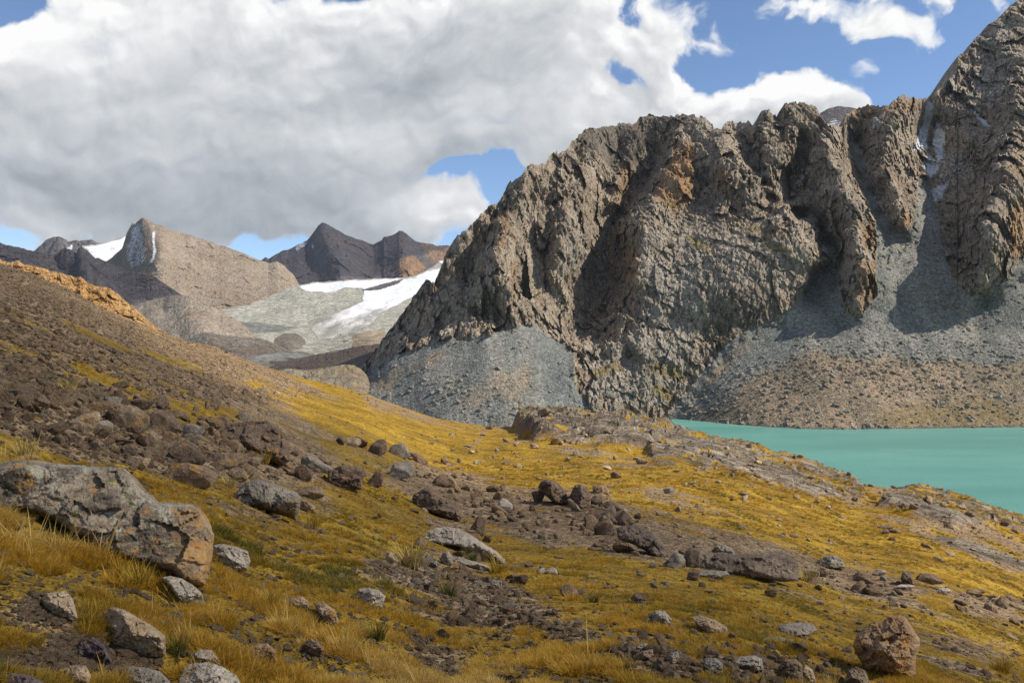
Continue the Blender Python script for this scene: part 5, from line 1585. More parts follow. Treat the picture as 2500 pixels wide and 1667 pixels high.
H = [
    # outline, material, label, seed, tilt, thick
    (Z4((1062, 880), (1110, 872), (1180, 888), (1235, 908), (1252, 960), (1235, 990), (1180, 1002), (1100, 998), (1055, 970)), 'pale', 'blocky whitish boulder just right of the orange ledge end', 33, .4, .7),
    (Z4((805, 1040), (850, 1032), (905, 1045), (960, 1075), (1005, 1115), (1030, 1175), (1005, 1195), (930, 1175), (880, 1140), (850, 1090)), 'pale', 'pale oval boulder with orange lichen spots below the ledge', 34, .5, .7),
    (Z4((460, 1320), (495, 1230), (555, 1185), (620, 1200), (680, 1235), (760, 1280), (825, 1330), (828, 1400), (760, 1420), (680, 1405), (560, 1395), (475, 1370)), 'tan', 'big pinkish wedge boulder with grey crest at lower left', 35, .5, .7),
    (Z4((380, 1395), (415, 1345), (470, 1338), (520, 1375), (560, 1445), (520, 1470), (430, 1472), (385, 1440)), 'purple', 'dark purple brown boulder below the pinkish wedge boulder', 36, .4, .7),
    (Z4((205, 1150), (235, 1118), (330, 1105), (365, 1150), (388, 1220), (375, 1250), (280, 1258), (240, 1230)), 'tan', 'square speckled boulder in grass left of the pinkish wedge', 37, .4, .7),
    (Z4((960, 1420), (1000, 1398), (1055, 1402), (1095, 1450), (1105, 1490), (1040, 1490), (980, 1465)), 'pale', 'rounded pinkish stone at the bottom left of centre', 38, .4, .7),
    (Z4((885, 1510), (950, 1470), (1040, 1462), (1110, 1485), (1180, 1530), (1225, 1590), (1100, 1600), (950, 1600), (880, 1560)), 'pale', 'broad pale boulder cut by the bottom edge of the picture', 39, .6, .7),
    (Z4((560, 1510), (640, 1480), (740, 1490), (800, 1510), (850, 1560), (830, 1620), (560, 1620)), 'grey', 'yellow lichened grey boulder at the bottom edge', 40, .6, .7),
    (Z4((295, 1500), (360, 1478), (430, 1480), (455, 1530), (440, 1600), (310, 1600)), 'tan', 'tan boulder beside the lichened one at the bottom edge', 41, .6, .7),
    (Z4((-20, 1530), (60, 1515), (160, 1530), (230, 1570), (240, 1640), (-20, 1640)), 'purple', 'dark flat rock in the bottom left corner', 42, .6, .6),
    (Z4((1205, 1450), (1240, 1410), (1290, 1372), (1335, 1368), (1375, 1405), (1385, 1455), (1330, 1475), (1250, 1478)), 'rust', 'rusty red brown boulder in the grass at the bottom', 43, .4, .8),
    (Z4((1510, 1380), (1545, 1343), (1590, 1360), (1618, 1400), (1605, 1432), (1550, 1438)), 'brown', 'small brown boulder right of the rusty one', 44, .4, .8),
    (Z4((1430, 1180), (1450, 1145), (1510, 1135), (1540, 1160), (1545, 1195), (1490, 1205)), 'tan', 'flat tan stone sunk in the grass in the lower middle', 45, .5, .7),
    (Z4((1565, 1165), (1610, 1160), (1670, 1200), (1692, 1250), (1690, 1275), (1640, 1265), (1590, 1220)), 'tan', 'narrow orange tan stone next to the flat tan one', 46, .5, .7),
    (Z4((1140, 655), (1180, 615), (1225, 565), (1285, 550), (1350, 565), (1420, 590), (1480, 615), (1505, 645), (1495, 680), (1480, 735), (1430, 715), (1350, 695), (1250, 685), (1160, 682)), 'grey', 'large lichen mottled grey boulder in grass right of the ledge', 47, .5, .8),
    (Z4((1490, 650), (1530, 655), (1575, 690), (1570, 715), (1500, 700)), 'tan', 'flat pinkish stone leaning on the lichen mottled boulder', 48, .4, .7),
    (Z4((1070, 340), (1100, 300), (1160, 272), (1250, 262), (1330, 260), (1385, 280), (1420, 330), (1440, 390), (1447, 435), (1410, 460), (1330, 445), (1240, 430), (1160, 400), (1085, 380)), 'dark', 'biggest dark boulder at the right end of the rock pile', 49, .45, .8),
    (Z5((510, 795), (535, 760), (580, 738), (640, 732), (700, 745), (760, 775), (830, 820), (900, 862), (965, 905), (930, 925), (880, 920), (800, 880), (700, 845), (600, 832), (530, 825)), 'pale', 'long pale humped boulder in the middle of the slope', 50, .7, .8),
    (Z5((663, 900), (700, 893), (760, 912), (830, 930), (905, 952), (900, 968), (820, 962), (740, 945), (672, 925)), 'pale', 'long thin pale slab lying like a log below the humped boulder', 51, .5, 1.1),
    (Z5((598, 905), (615, 870), (645, 862), (668, 895), (665, 935), (625, 940)), 'grey', 'upright grey block at the left end of the thin slab', 52, .3, .9),
    (Z5((142, 1110), (165, 1065), (220, 1058), (270, 1070), (310, 1105), (290, 1150), (270, 1168), (220, 1150), (160, 1135)), 'pale', 'beige pitted boulder among gravel in the lower middle', 53, .4, .8),
    (Z5((448, 590), (460, 560), (520, 525), (570, 535), (620, 575), (690, 615), (722, 660), (700, 690), (620, 675), (540, 650), (470, 630)), 'dark', 'dark rust edged boulder above the grass in the centre', 54, .5, .9),
    (Z5((1122, 520), (1140, 490), (1175, 478), (1230, 500), (1270, 540), (1290, 590), (1270, 612), (1220, 600), (1160, 565)), 'dark', 'smooth dark oval boulder at the upper left of the boulder cluster', 55, .4, .9),
    (Z5((1298, 555), (1320, 510), (1350, 505), (1390, 535), (1410, 580), (1402, 620), (1350, 628), (1310, 600)), 'dark', 'tall dark boulder beside the oval one in the cluster', 56, .3, .9),
    (Z6((1055, 1370), (1075, 1310), (1120, 1265), (1170, 1235), (1215, 1240), (1245, 1208), (1300, 1200), (1335, 1212), (1365, 1260), (1412, 1330), (1412, 1370), (1392, 1420), (1390, 1480), (1340, 1535), (1280, 1510), (1215, 1490), (1130, 1465), (1070, 1410)), 'rust', 'big rounded rusty boulder standing alone at lower right', 57, .3, .85),
    (Z6((640, 1265), (700, 1248), (780, 1242), (840, 1252), (868, 1285), (820, 1305), (740, 1312), (670, 1295)), 'grey', 'flat grey slab in the grass left of the rusty boulder', 58, 1.2, .7),
    (Z6((548, 1345), (590, 1325), (660, 1318), (735, 1335), (735, 1360), (650, 1362), (570, 1362)), 'grey', 'thin layered slab below the flat grey slab', 59, 1.2, .7),
    (Z6((862, 935), (880, 905), (915, 885), (960, 885), (1000, 908), (1015, 945), (950, 950), (880, 945)), 'grey', 'domed greenish grey boulder right of the dark outcrop', 60, .4, .9),
    (Z6((1308, 1010), (1320, 975), (1345, 968), (1370, 985), (1382, 1030), (1360, 1045), (1325, 1045)), 'dark', 'reddish dark boulder above the pale flat stone at right', 61, .3, .9),
    (Z6((1268, 1055), (1310, 1040), (1370, 1042), (1392, 1055), (1340, 1066), (1285, 1066)), 'pale', 'pale flat stone below the reddish boulder', 62, 1.0, .8),
    (Z6((1500, 1075), (1525, 1060), (1560, 1060), (1585, 1080), (1550, 1092), (1515, 1092)), 'pale', 'small whitish stone alone in the shaded grass at right', 63, .5, .8),
    (Z6((1208, 768), (1215, 745), (1228, 742), (1250, 760), (1250, 772)), 'dark', 'small pointed dark rock alone on the bright sunlit grass', 64, .3, .9),
    (Z6((170, 990), (220, 968), (300, 962), (380, 970), (395, 990), (330, 1008), (230, 1010)), 'grey', 'long pale grey slab below the dark layered outcrop', 65, 1.2, .7),
    (Z6((290, 870), (320, 835), (370, 828), (410, 850), (432, 885), (380, 895), (310, 895)), 'grey', 'grey boulder resting on the dark layered outcrop', 66, .4, .9),
    (Z6((60, 915), (90, 890), (130, 885), (160, 920), (165, 950), (110, 945)), 'dark', 'dark block against the left end of the layered outcrop', 67, .4, .9),
    (Z6((190, 1215), (240, 1205), (320, 1230), (385, 1270), (390, 1305), (310, 1310), (230, 1270)), 'tan', 'flat pinkish slab sunk in turf left of the grey slab', 68, 1.0, .7),
    (Z6((-20, 1200), (20, 1180), (60, 1200), (82, 1240), (40, 1255), (-10, 1250)), 'pale', 'pale rounded stone in the grass below centre', 69, .5, .8),
    (Z6((240, 1460), (265, 1435), (320, 1432), (358, 1460), (362, 1505), (300, 1515), (250, 1500)), 'grey', 'rounded grey green boulder at left of the bottom stone row', 70, .4, .8),
    (Z6((410, 1450), (450, 1425), (530, 1418), (572, 1440), (578, 1490), (520, 1505), (440, 1495)), 'grey', 'broad grey boulder in the bottom stone row', 71, .4, .8),
    (Z6((655, 1480), (690, 1440), (750, 1438), (785, 1470), (790, 1550), (720, 1570), (665, 1540)), 'brown', 'cracked brown boulder in the middle of the bottom stone row', 72, .4, .8),
    (Z6((765, 1510), (800, 1468), (840, 1495), (860, 1550), (820, 1575), (775, 1560)), 'tan', 'pointed tan stone beside the cracked brown boulder', 73, .4, .8),
    (Z6((1005, 1560), (1030, 1500), (1070, 1478), (1120, 1500), (1145, 1560), (1120, 1600), (1020, 1600)), 'brown', 'brown boulder at the right end of the bottom stone row', 74, .4, .8),
    (Z5((1560, 1375), (1580, 1345), (1610, 1350), (1632, 1385), (1615, 1405), (1580, 1405)), 'pale', 'pinkish white stone at the top of the small stone heap', 75, .4, .9),
    (Z5((1590, 1345), (1605, 1315), (1640, 1312), (1668, 1340), (1650, 1360), (1610, 1362)), 'brown', 'brown stone above the pinkish white stone of the heap', 76, .4, .9),
    (Z5((1640, 1385), (1660, 1355), (1700, 1352), (1722, 1380), (1700, 1400), (1660, 1402)), 'grey', 'grey stone right of the pinkish white stone', 77, .4, .9),
    (Z5((1630, 1420), (1680, 1395), (1735, 1385), (1740, 1420), (1700, 1450), (1640, 1450)), 'brown', 'wide flat stone in the middle of the small stone heap', 78, .4, .9),
    (Z5((1800, 1440), (1830, 1405), (1870, 1395), (1880, 1430), (1850, 1465)), 'grey', 'slanting grey stone at the right of the small stone heap', 79, .4, .9),
    (Z5((1545, 1480), (1600, 1465), (1670, 1475), (1690, 1505), (1620, 1515), (1560, 1505)), 'brown', 'long brown slab at the foot of the small stone heap', 80, .5, .9),
    (Z5((1615, 1115), (1640, 1088), (1690, 1085), (1702, 1115), (1690, 1140), (1640, 1140)), 'dark', 'dark squarish stone in grass right of the gravel', 81, .4, .9),
    (Z5((1725, 1200), (1745, 1180), (1800, 1182), (1840, 1230), (1820, 1252), (1750, 1240)), 'pale', 'pale tan stone half sunk in grass right of the gravel', 82, .5, .9),
    (Z5((-20, 1180), (10, 1165), (45, 1190), (58, 1235), (30, 1260), (-20, 1255)), 'tan', 'light tan stone left of the beige pitted boulder', 83, .4, .9),
    (Z5((865, 1030), (885, 1015), (930, 1020), (930, 1050), (895, 1058)), 'grey', 'small blue grey stone on the gravel below the thin slab', 84, .5, .9),
    (Z5((535, 940), (550, 918), (580, 912), (600, 930), (580, 950)), 'grey', 'small greenish stone left of the upright grey block', 85, .5, .9),
]
for poly, mt, lab, sd, tl, th in H:
    traced_rock('boulder', poly, ROCK[mt], lab, 'boulder', tilt=tl, thick=th, seed=sd, rough=0.07, res=34 if (np.ptp(np.array(poly)[:, 0]) < 60) else 60)

# the rock pile at left, the row of dark boulders beyond it, the cluster at centre right
PILE = [
    (bz(Z4, 330, 215, 500, 325), 'tan', 'tan boulder at the left of the rock pile'), (bz(Z4, 635, 148, 775, 205), 'dark', 'flat topped boulder on the crest of the rock pile'), (bz(Z4, 770, 138, 848, 210), 'dark', 'small black brown boulder on top of the rock pile'),
    (bz(Z4, 740, 205, 912, 335), 'dark', 'large dark boulder under the small black one in the pile'), (bz(Z4, 550, 188, 740, 312), 'brown', 'brown boulder left of the large dark one in the pile'), (bz(Z4, 690, 310, 805, 405), 'brown', 'rust flecked boulder in the middle of the rock pile'),
    (bz(Z4, 825, 370, 1030, 485), 'dark', 'wide low boulder at the foot of the rock pile'), (bz(Z4, 910, 278, 1030, 365), 'grey', 'grey boulder between the pile and the biggest dark boulder'), (bz(Z4, 1020, 420, 1255, 505), 'brown', 'long brown boulder below the biggest dark boulder'),
    (bz(Z4, 825, 470, 1085, 585), 'brown', 'broad brown boulder above the grass right of the ledge top'), (bz(Z4, 1500, 438, 1668, 512), 'grey', 'smooth grey boulder right of the biggest dark boulder'), (bz(Z4, 1655, 488, 1822, 605), 'dark', 'dark ridged boulder right of the smooth grey one'),
    (bz(Z4, 45, 95, 168, 158), 'dark', 'dark boulder at the far left edge of the rock pile'), (bz(Z4, 300, 305, 405, 365), 'brown', 'brown boulder below the tan one in the pile'), (bz(Z4, 160, 130, 250, 190), 'brown', 'brown boulder near the left end of the pile'), (bz(Z4, 480, 260, 560, 330), 'grey', 'greenish grey boulder in the centre of the pile'),
    (bz(Z4, 600, 380, 690, 440), 'dark', 'small dark boulder in the lower part of the pile'), (bz(Z4, 440, 350, 540, 420), 'brown', 'squat brown boulder low in the pile'), (bz(Z4, 1470, 480, 1560, 560), 'dark', 'dark block between the smooth grey and the ridged boulder'), (bz(Z4, 1130, 500, 1240, 560), 'brown', 'brown boulder in grass above the lichen mottled boulder'),
    (bz(Z4, 90, 430, 200, 465), 'tan', 'tan stone resting on the top of the ledge boulder'), (bz(Z4, 610, 440, 760, 500), 'tan', 'flat tan stone behind the top corner of the ledge'), (bz(Z4, 1480, 590, 1620, 650), 'brown', 'brown stone behind the lichen mottled boulder'), (bz(Z4, 1675, 340, 1725, 378), 'dark', 'small dark rock at the left of the far boulder row'),
    (bz(Z5, 105, 252, 216, 306), 'dark', 'rounded dark boulder behind the far boulder row'), (bz(Z5, 100, 256, 180, 310), 'tan', 'lit tan topped boulder of the far boulder row'), (bz(Z5, 212, 272, 320, 352), 'dark', 'brown boulder in the middle of the far boulder row'), (bz(Z5, 318, 288, 446, 362), 'grey', 'grey boulder at the right end of the far boulder row'),
    (bz(Z5, 300, 393, 465, 482), 'grey', 'long grey slab below the far boulder row'), (bz(Z5, 205, 440, 300, 520), 'dark', 'dark boulder left of the long grey slab'), (bz(Z5, 1280, 555, 1335, 610), 'dark', 'small dark stone wedged between the oval and the tall boulder'), (bz(Z5, 1370, 638, 1452, 705), 'dark', 'rounded dark boulder at the left of the lower cluster'),
    (bz(Z5, 1418, 690, 1538, 778), 'dark', 'largest dark boulder at the foot of the cluster'), (bz(Z5, 1480, 625, 1542, 682), 'grey', 'grey brown boulder in the middle of the cluster'), (bz(Z5, 1445, 655, 1545, 718), 'dark', 'slanting dark boulder in the middle of the cluster'), (bz(Z5, 1545, 645, 1645, 725), 'brown', 'brown boulder at the right of the cluster'),
    (bz(Z5, 1405, 575, 1470, 625), 'dark', 'dark stone right of the tall boulder in the cluster'), (bz(Z5, 1460, 600, 1570, 650), 'dark', 'flat dark boulder at the top right of the cluster'), (bz(Z5, 1085, 545, 1165, 600), 'dark', 'flat dark stone left of the oval boulder'), (bz(Z5, 760, 680, 845, 770), 'dark', 'dark rounded stone above the humped boulder'),
    (bz(Z5, 890, 585, 990, 660), 'pale', 'whitish streaked stone in the dark gravel streak'), (bz(Z5, 1900, 850, 1990, 950), 'dark', 'dark block left of the layered outcrop'), (bz(Z5, 1810, 880, 1915, 955), 'grey', 'pale grey stone beside the dark block'), (bz(Z5, 1915, 970, 1990, 1020), 'dark', 'dark flat stone below the dark block'),
    (bz(Z5, 305, 870, 358, 930), 'tan', 'small upright tan stone in the grass tuft left of the humped boulder'), (bz(Z5, 510, 1010, 552, 1040), 'pale', 'tiny cream stone below the greenish one'), (bz(Z5, 1115, 955, 1165, 985), 'pale', 'small pale stone on bare soil right of the thin slab'), (bz(Z5, 1160, 955, 1228, 990), 'pale', 'second small pale stone right of the thin slab'),
    (bz(Z5, 1240, 1050, 1340, 1110), 'brown', 'flat brown stone in the gravel path'), (bz(Z5, 840, 190, 885, 215), 'dark', 'dark stone on the crest left of the large outcrop'), (bz(Z5, 745, 325, 785, 347), 'pale', 'pale stone beside the trail'), (bz(Z5, 775, 378, 812, 402), 'pale', 'cream stone below the trail'), (bz(Z5, 888, 315, 915, 335), 'grey', 'grey stone right of the trail'),
    (bz(Z5, 1465, 408, 1518, 430), 'pale', 'pale flat stone in the sunlit meadow'), (bz(Z5, 1520, 352, 1552, 378), 'tan', 'tan upright stone near the large outcrop'), (bz(Z5, 1645, 372, 1710, 400), 'brown', 'brown stone pair below the long outcrop'), (bz(Z5, 1510, 440, 1570, 475), 'dark', 'dark stone lying in the sunlit meadow'),
    (bz(Z5, 1790, 525, 1855, 560), 'grey', 'grey pointed stone in the meadow above the shade'), (bz(Z6, 460, 565, 495, 595), 'pale', 'pale stone in the meadow below the long outcrop'), (bz(Z6, 45, 525, 105, 560), 'grey', 'grey stone at the left of the sunlit meadow'), (bz(Z6, 1205, 568, 1240, 590), 'dark', 'dark stone on the crest grass before the lake'),
    (bz(Z6, 1295, 608, 1340, 635), 'dark', 'left of two dark blocks on the right outcrop'), (bz(Z6, 1355, 612, 1405, 640), 'dark', 'right of two dark blocks on the right outcrop'), (bz(Z6, 1535, 705, 1570, 740), 'dark', 'dark block on the slab edge at right'), (bz(Z6, 1765, 655, 1810, 672), 'dark', 'dark stone on the skyline over the water at right'), (bz(Z6, 1840, 690, 1890, 730), 'dark', 'dark stone group on the crest at far right'),
    (bz(Z6, 1155, 965, 1230, 995), 'grey', 'grey stone in the stony strip left of the reddish boulder'), (bz(Z6, 1380, 985, 1530, 1035), 'dark', 'long dark rock right of the reddish boulder'), (bz(Z6, 575, 1065, 645, 1105), 'dark', 'dark stone in the shaded grass below the layered outcrop'), (bz(Z6, 785, 960, 880, 1000), 'grey', 'grey stones edge right of the layered outcrop'),
    (bz(Z5, 1120, 100, 1200, 142), 'brown', 'boulder perched on top of the large outcrop'), (bz(Z6, 1020, 440, 1045, 462), 'dark', 'dark stone on the crest above the lake'), (bz(Z6, 1255, 492, 1285, 508), 'dark', 'small dark stone on the skyline before the water'),
]
for i, (box, mt, lab) in enumerate(PILE):
    boxed_stone('boulder' if (box[2] - box[0]) > 45 else 'rock', box, mt, lab, 'boulder' if (box[2] - box[0]) > 45 else 'rock', seed=i)

# further single stones that nothing tells apart, by place
ZONES = [
    ('small boulders packed in the rock pile at left', 'block in the rock pile at left', (60, 940, 640, 1130), 90, (14, 46), ('dark', 'brown', 'brown', 'grey')),
    ('stones of the dark gravel streak', 'stone in the dark gravel streak at centre', (960, 1120, 1420, 1290), 40, (10, 26), ('dark', 'dark', 'brown')),
    ('stones in the gravel path', 'stone in the gravel path at lower centre', (950, 1360, 1420, 1600), 40, (14, 34), ('brown', 'grey', 'brown')),
    ('stones along the bottom edge', 'stone in the row along the bottom edge', (1500, 1560, 2150, 1660), 34, (18, 44), ('grey', 'brown', 'tan')),
    ('stones in the lower left grass', 'stone in the lower left grass', (0, 1480, 760, 1650), 22, (14, 40), ('tan', 'brown', 'grey')),
    ('stones in the shaded strip at right', 'stone in the stony strip at right', (1960, 1390, 2500, 1520), 26, (9, 24), ('dark', 'grey', 'brown')),
    ('stones of the brown left slope', 'stone on the steep brown left slope', (0, 680, 560, 930), 34, (9, 22), ('brown', 'brown', 'tan', 'dark')),
    ('stones on the sunlit meadow', 'stone on the sunlit golden meadow', (1000, 1090, 2300, 1320), 34, (6, 14), ('pale', 'tan', 'grey')),
]
SHARED = [stone_shape(3000 + i, 3, 10, 0.05) for i in range(10)]
SHARED_ME = {}
for grp, lab, box, n, (lo, hi_), mats in ZONES:
    made = 0
    while made < n:
        x, y = RNG.uniform(box[0], box[2]), RNG.uniform(box[1], box[3])
        D = hit(x, y)[0]
        if not np.isfinite(D):
            continue
        if RNG.uniform() < 0.8 * grass_cover(np.array([x]), np.array([y]), np.array([(x - CX) / F * D]), np.array([D]))[0] and 'meadow' not in grp and 'grass' not in grp:
            continue
        mt = mats[RNG.integers(len(mats))]
        k = RNG.integers(len(SHARED))
        if (k, mt) not in SHARED_ME:
            v, f = SHARED[k]
            ob = link_mesh('stone', v, f, ROCK[mt], smooth=False)
            SHARED_ME[(k, mt)] = ob.data
        else:
            ob = bpy.data.objects.new('stone', SHARED_ME[(k, mt)])
            COL.objects.link(ob)
        s = RNG.uniform(0, 1) ** 2.2 * (hi_ - lo) + lo
        s = s / F * D * 0.5
        ob.scale = (s * RNG.uniform(0.9, 1.25), s * RNG.uniform(0.8, 1.1), s * RNG.uniform(0.55, 0.95))
        ob.rotation_euler = (RNG.normal(0, 0.25), RNG.normal(0, 0.25), RNG.uniform(0, 6.28))
        ob.location = ((x - CX) / F * D, D, float(ground_height(x, D) + lift(x, D)) + 0.3 * ob.scale[2])
        fx, fy = (x - box[0]) / (box[2] - box[0]), (y - box[1]) / (box[3] - box[1])
        big = 'larger' if s * F / D * 2 > lo + 0.3 * (hi_ - lo) else 'small'
        word = {'dark': 'dark', 'brown': 'brown', 'tan': 'tan', 'grey': 'grey', 'pale': 'pale'}[mt]
        side = ['far left', 'left half', 'right half', 'far right'][min(3, int(fx * 4))]
        tag(ob, '%s %s %s, %s part, %s' % (big, word, lab, 'upper' if fy < 0.5 else 'lower', side), 'stone', grp)
        made += 1


# ------------------------------------------------------------------ grass
def grass_material(name, root_dark):
    m, t, bs = material(name, 0.75, 0.2)
    tn = t.attr('tint', 'INSTANCER')
    hgt = t.attr('along')
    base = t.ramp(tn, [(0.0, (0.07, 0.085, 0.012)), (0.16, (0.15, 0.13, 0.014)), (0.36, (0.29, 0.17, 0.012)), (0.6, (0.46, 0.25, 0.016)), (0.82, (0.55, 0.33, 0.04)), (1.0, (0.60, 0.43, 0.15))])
    tipped = t.mix(t.smooth(hgt, 0.5, 1.0, 0.0, 0.55), base, (0.66, 0.44, 0.10))  # blade colour gets lighter towards the tip
    root = t.mix(t.smooth(hgt, 0.0, 0.4, root_dark, 0.0), tipped, (0.10, 0.062, 0.022))  # and darker brown towards the root
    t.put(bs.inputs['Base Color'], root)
    tr = t.new('ShaderNodeBsdfTranslucent')
    t.put(tr.inputs['Color'], root)
    mx = t.new('ShaderNodeMixShader')
    mx.inputs[0].default_value = 0.35
    t.l.new(bs.outputs[0], mx.inputs[1])
    t.l.new(tr.outputs[0], mx.inputs[2])
    out = [n for n in t.n if n.type == 'OUTPUT_MATERIAL'][0]
    t.l.new(mx.outputs[0], out.inputs['Surface'])
    return m


M_GRASS = grass_material('golden_autumn_grass', 0.8)
M_MEADOW = grass_material('short_meadow_grass', 0.1)


def tuft_mesh(seed, blades, h, spread, lean, width, seg=4):
    r = np.random.default_rng(seed)
    V, Fc, A = [], [], []
    for _ in range(blades):
        a = r.uniform(0, 6.283)
        rad = spread * math.sqrt(r.uniform())
        bx, by = rad * math.cos(a), rad * math.sin(a)
        az = a + r.normal(0, 0.7)
        L = h * r.uniform(0.45, 1.1)
        ln = lean * r.uniform(0.3, 1.5)
        w = width * r.uniform(0.7, 1.3)
        side = np.array([-math.sin(az), math.cos(az), 0])
        if r.uniform() < 0.5:
            side = np.array([math.cos(az + 0.6), math.sin(az + 0.6), 0])
        base = len(V)
        p = np.array([bx, by, -0.02])
        th = 0.1 + 0.25 * r.uniform()
        for k in range(seg + 1):
            u = k / seg
            ww = w * (1 - u) ** 0.7
            if k < seg:
                V.append(p + side * ww / 2)
                V.append(p - side * ww / 2)
                A += [u, u]
            else:
                V.append(p.copy())
                A.append(1.0)
            th2 = th + ln * u * 1.3
            p = p + L / seg * np.array([math.cos(az) * math.sin(th2), math.sin(az) * math.sin(th2), math.cos(th2)])
        for k in range(seg - 1):
            b = base + 2 * k
            Fc += [(b, b + 1, b + 3), (b, b + 3, b + 2)]
        b = base + 2 * (seg - 1)
        Fc.append((b, b + 1, b + 2))
    return np.array(V), np.array(Fc), np.array(A)


def grass_source(name, *a, mat=None, **k):
    v, f, al = tuft_mesh(*a, **k)
    me = bpy.data.meshes.new(name)
    me.from_pydata(v.tolist(), [], f.tolist())
    at = me.attributes.new('along', 'FLOAT', 'POINT')
    at.data.foreach_set('value', al.astype(np.float32))
    me.materials.append(mat or M_GRASS)
    return bpy.data.objects.new(name, me)


# unit: tufts about 1 high, scaled on placing
TUFTS = [grass_source('grass_tuft', 500 + i, 46, 1.0, 0.42, 0.75, 0.040) for i in range(5)] + [grass_source('grass_tuft', 520 + i, 40, 1.0, 0.30, 0.42, 0.032) for i in range(3)] + [grass_source('grass_tuft', 540 + i, 54, 0.9, 0.6, 1.05, 0.045) for i in range(4)]
SHORT = [grass_source('meadow_tuft', 580 + i, 36, 0.9, 0.7, 0.9, 0.06, mat=M_MEADOW) for i in range(5)]
STALKS = [grass_source('grass_stalks', 560 + i, 9, 1.0, 0.14, 0.28, 0.016) for i in range(3)]


def strew_grass(label, n, box, hgt, src, keep, px, tint_shift=0.0, name='grass', squeeze=1.0, clumpy=True):
    x = RNG.uniform(box[0], box[2], n)
    y = RNG.uniform(box[1], box[3], n)
    Y = hit(x, y)
    ok = np.isfinite(Y)
    x, y, Y = x[ok], y[ok], Y[ok]
    X = (x - CX) / F * Y
    g = grass_cover(x, y, X, Y)
    if clumpy:
        cl = fbm(X / 0.42, Y / 0.42, 5.2, 3, 0.6) * sstep(26, 9, Y) + fbm(X / 1.5, Y / 1.5, 6.2, 2) * sstep(8, 20, Y)
        g = g * sstep(-0.16, 0.14, cl)
    m = RNG.uniform(0, 1, len(x)) < keep(g, Y)
    x, y, X, Y, g = x[m], y[m], X[m], Y[m], g[m]
    k = len(x)
    z = ground_height(x, Y) + lift(x, Y)
    clump = fbm(X / 0.7, Y / 0.7, 2.2, 2)
    hh = (hgt[0] + (hgt[1] - hgt[0]) * RNG.uniform(0, 1, k) ** 1.6) * (1 + 0.9 * clump) * (0.55 + 0.5 * g)
    hh = np.clip(hh, 0.03, 1)
    hh = np.maximum(hh, px * Y / F)
    wd = hh * RNG.uniform(1.0, 1.8, k) * squeeze
    tn = 0.44 + 1.15 * fbm(X / 2.6, Y / 3.5, 8.8, 4) + 0.35 * fbm(X / 0.5, Y / 0.5, 1.8, 2) + RNG.normal(0, 0.10, k) + tint_shift
    scatter(name, label, 'grass', np.stack([X, Y, z - 0.01], 1), np.stack([wd, wd, hh], 1), np.stack([RNG.normal(0, 0.12, k), RNG.normal(0, 0.12, k), RNG.uniform(0, 6.28, k)], 1), RNG.integers(0, len(src), k), np.clip(tn, 0, 1), src)
    return k


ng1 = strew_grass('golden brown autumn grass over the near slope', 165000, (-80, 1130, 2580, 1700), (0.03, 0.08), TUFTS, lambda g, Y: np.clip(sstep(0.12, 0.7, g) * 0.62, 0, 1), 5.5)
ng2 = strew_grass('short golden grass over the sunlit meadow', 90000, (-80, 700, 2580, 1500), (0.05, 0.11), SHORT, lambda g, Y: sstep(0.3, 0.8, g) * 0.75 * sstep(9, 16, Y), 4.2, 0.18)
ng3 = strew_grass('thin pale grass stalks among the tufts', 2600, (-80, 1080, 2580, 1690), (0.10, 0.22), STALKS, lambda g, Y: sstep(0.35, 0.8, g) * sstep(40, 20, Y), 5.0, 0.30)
print('grass', ng1, ng2, ng3)

# single conspicuous tufts
TUFT_BIG = [tuft_mesh(600 + i, 130, 1.0, 0.34, 0.7, 0.026, 5) for i in range(4)]
M_TUFT = {}


def tuft_material(name, c0, c1):
    m, t, bs = material(name, 0.75, 0.2)
    al = t.attr('along')
    n = t.noise(t.coord('Object'), 9.0, 3)
    col = t.mix(t.smooth(n, 0.35, 0.65), c0, c1)
    t.put(bs.inputs['Base Color'], t.mix(t.smooth(al, 0.5, 1.0, 0, 0.5), col, (0.46, 0.33, 0.09)))
    return m


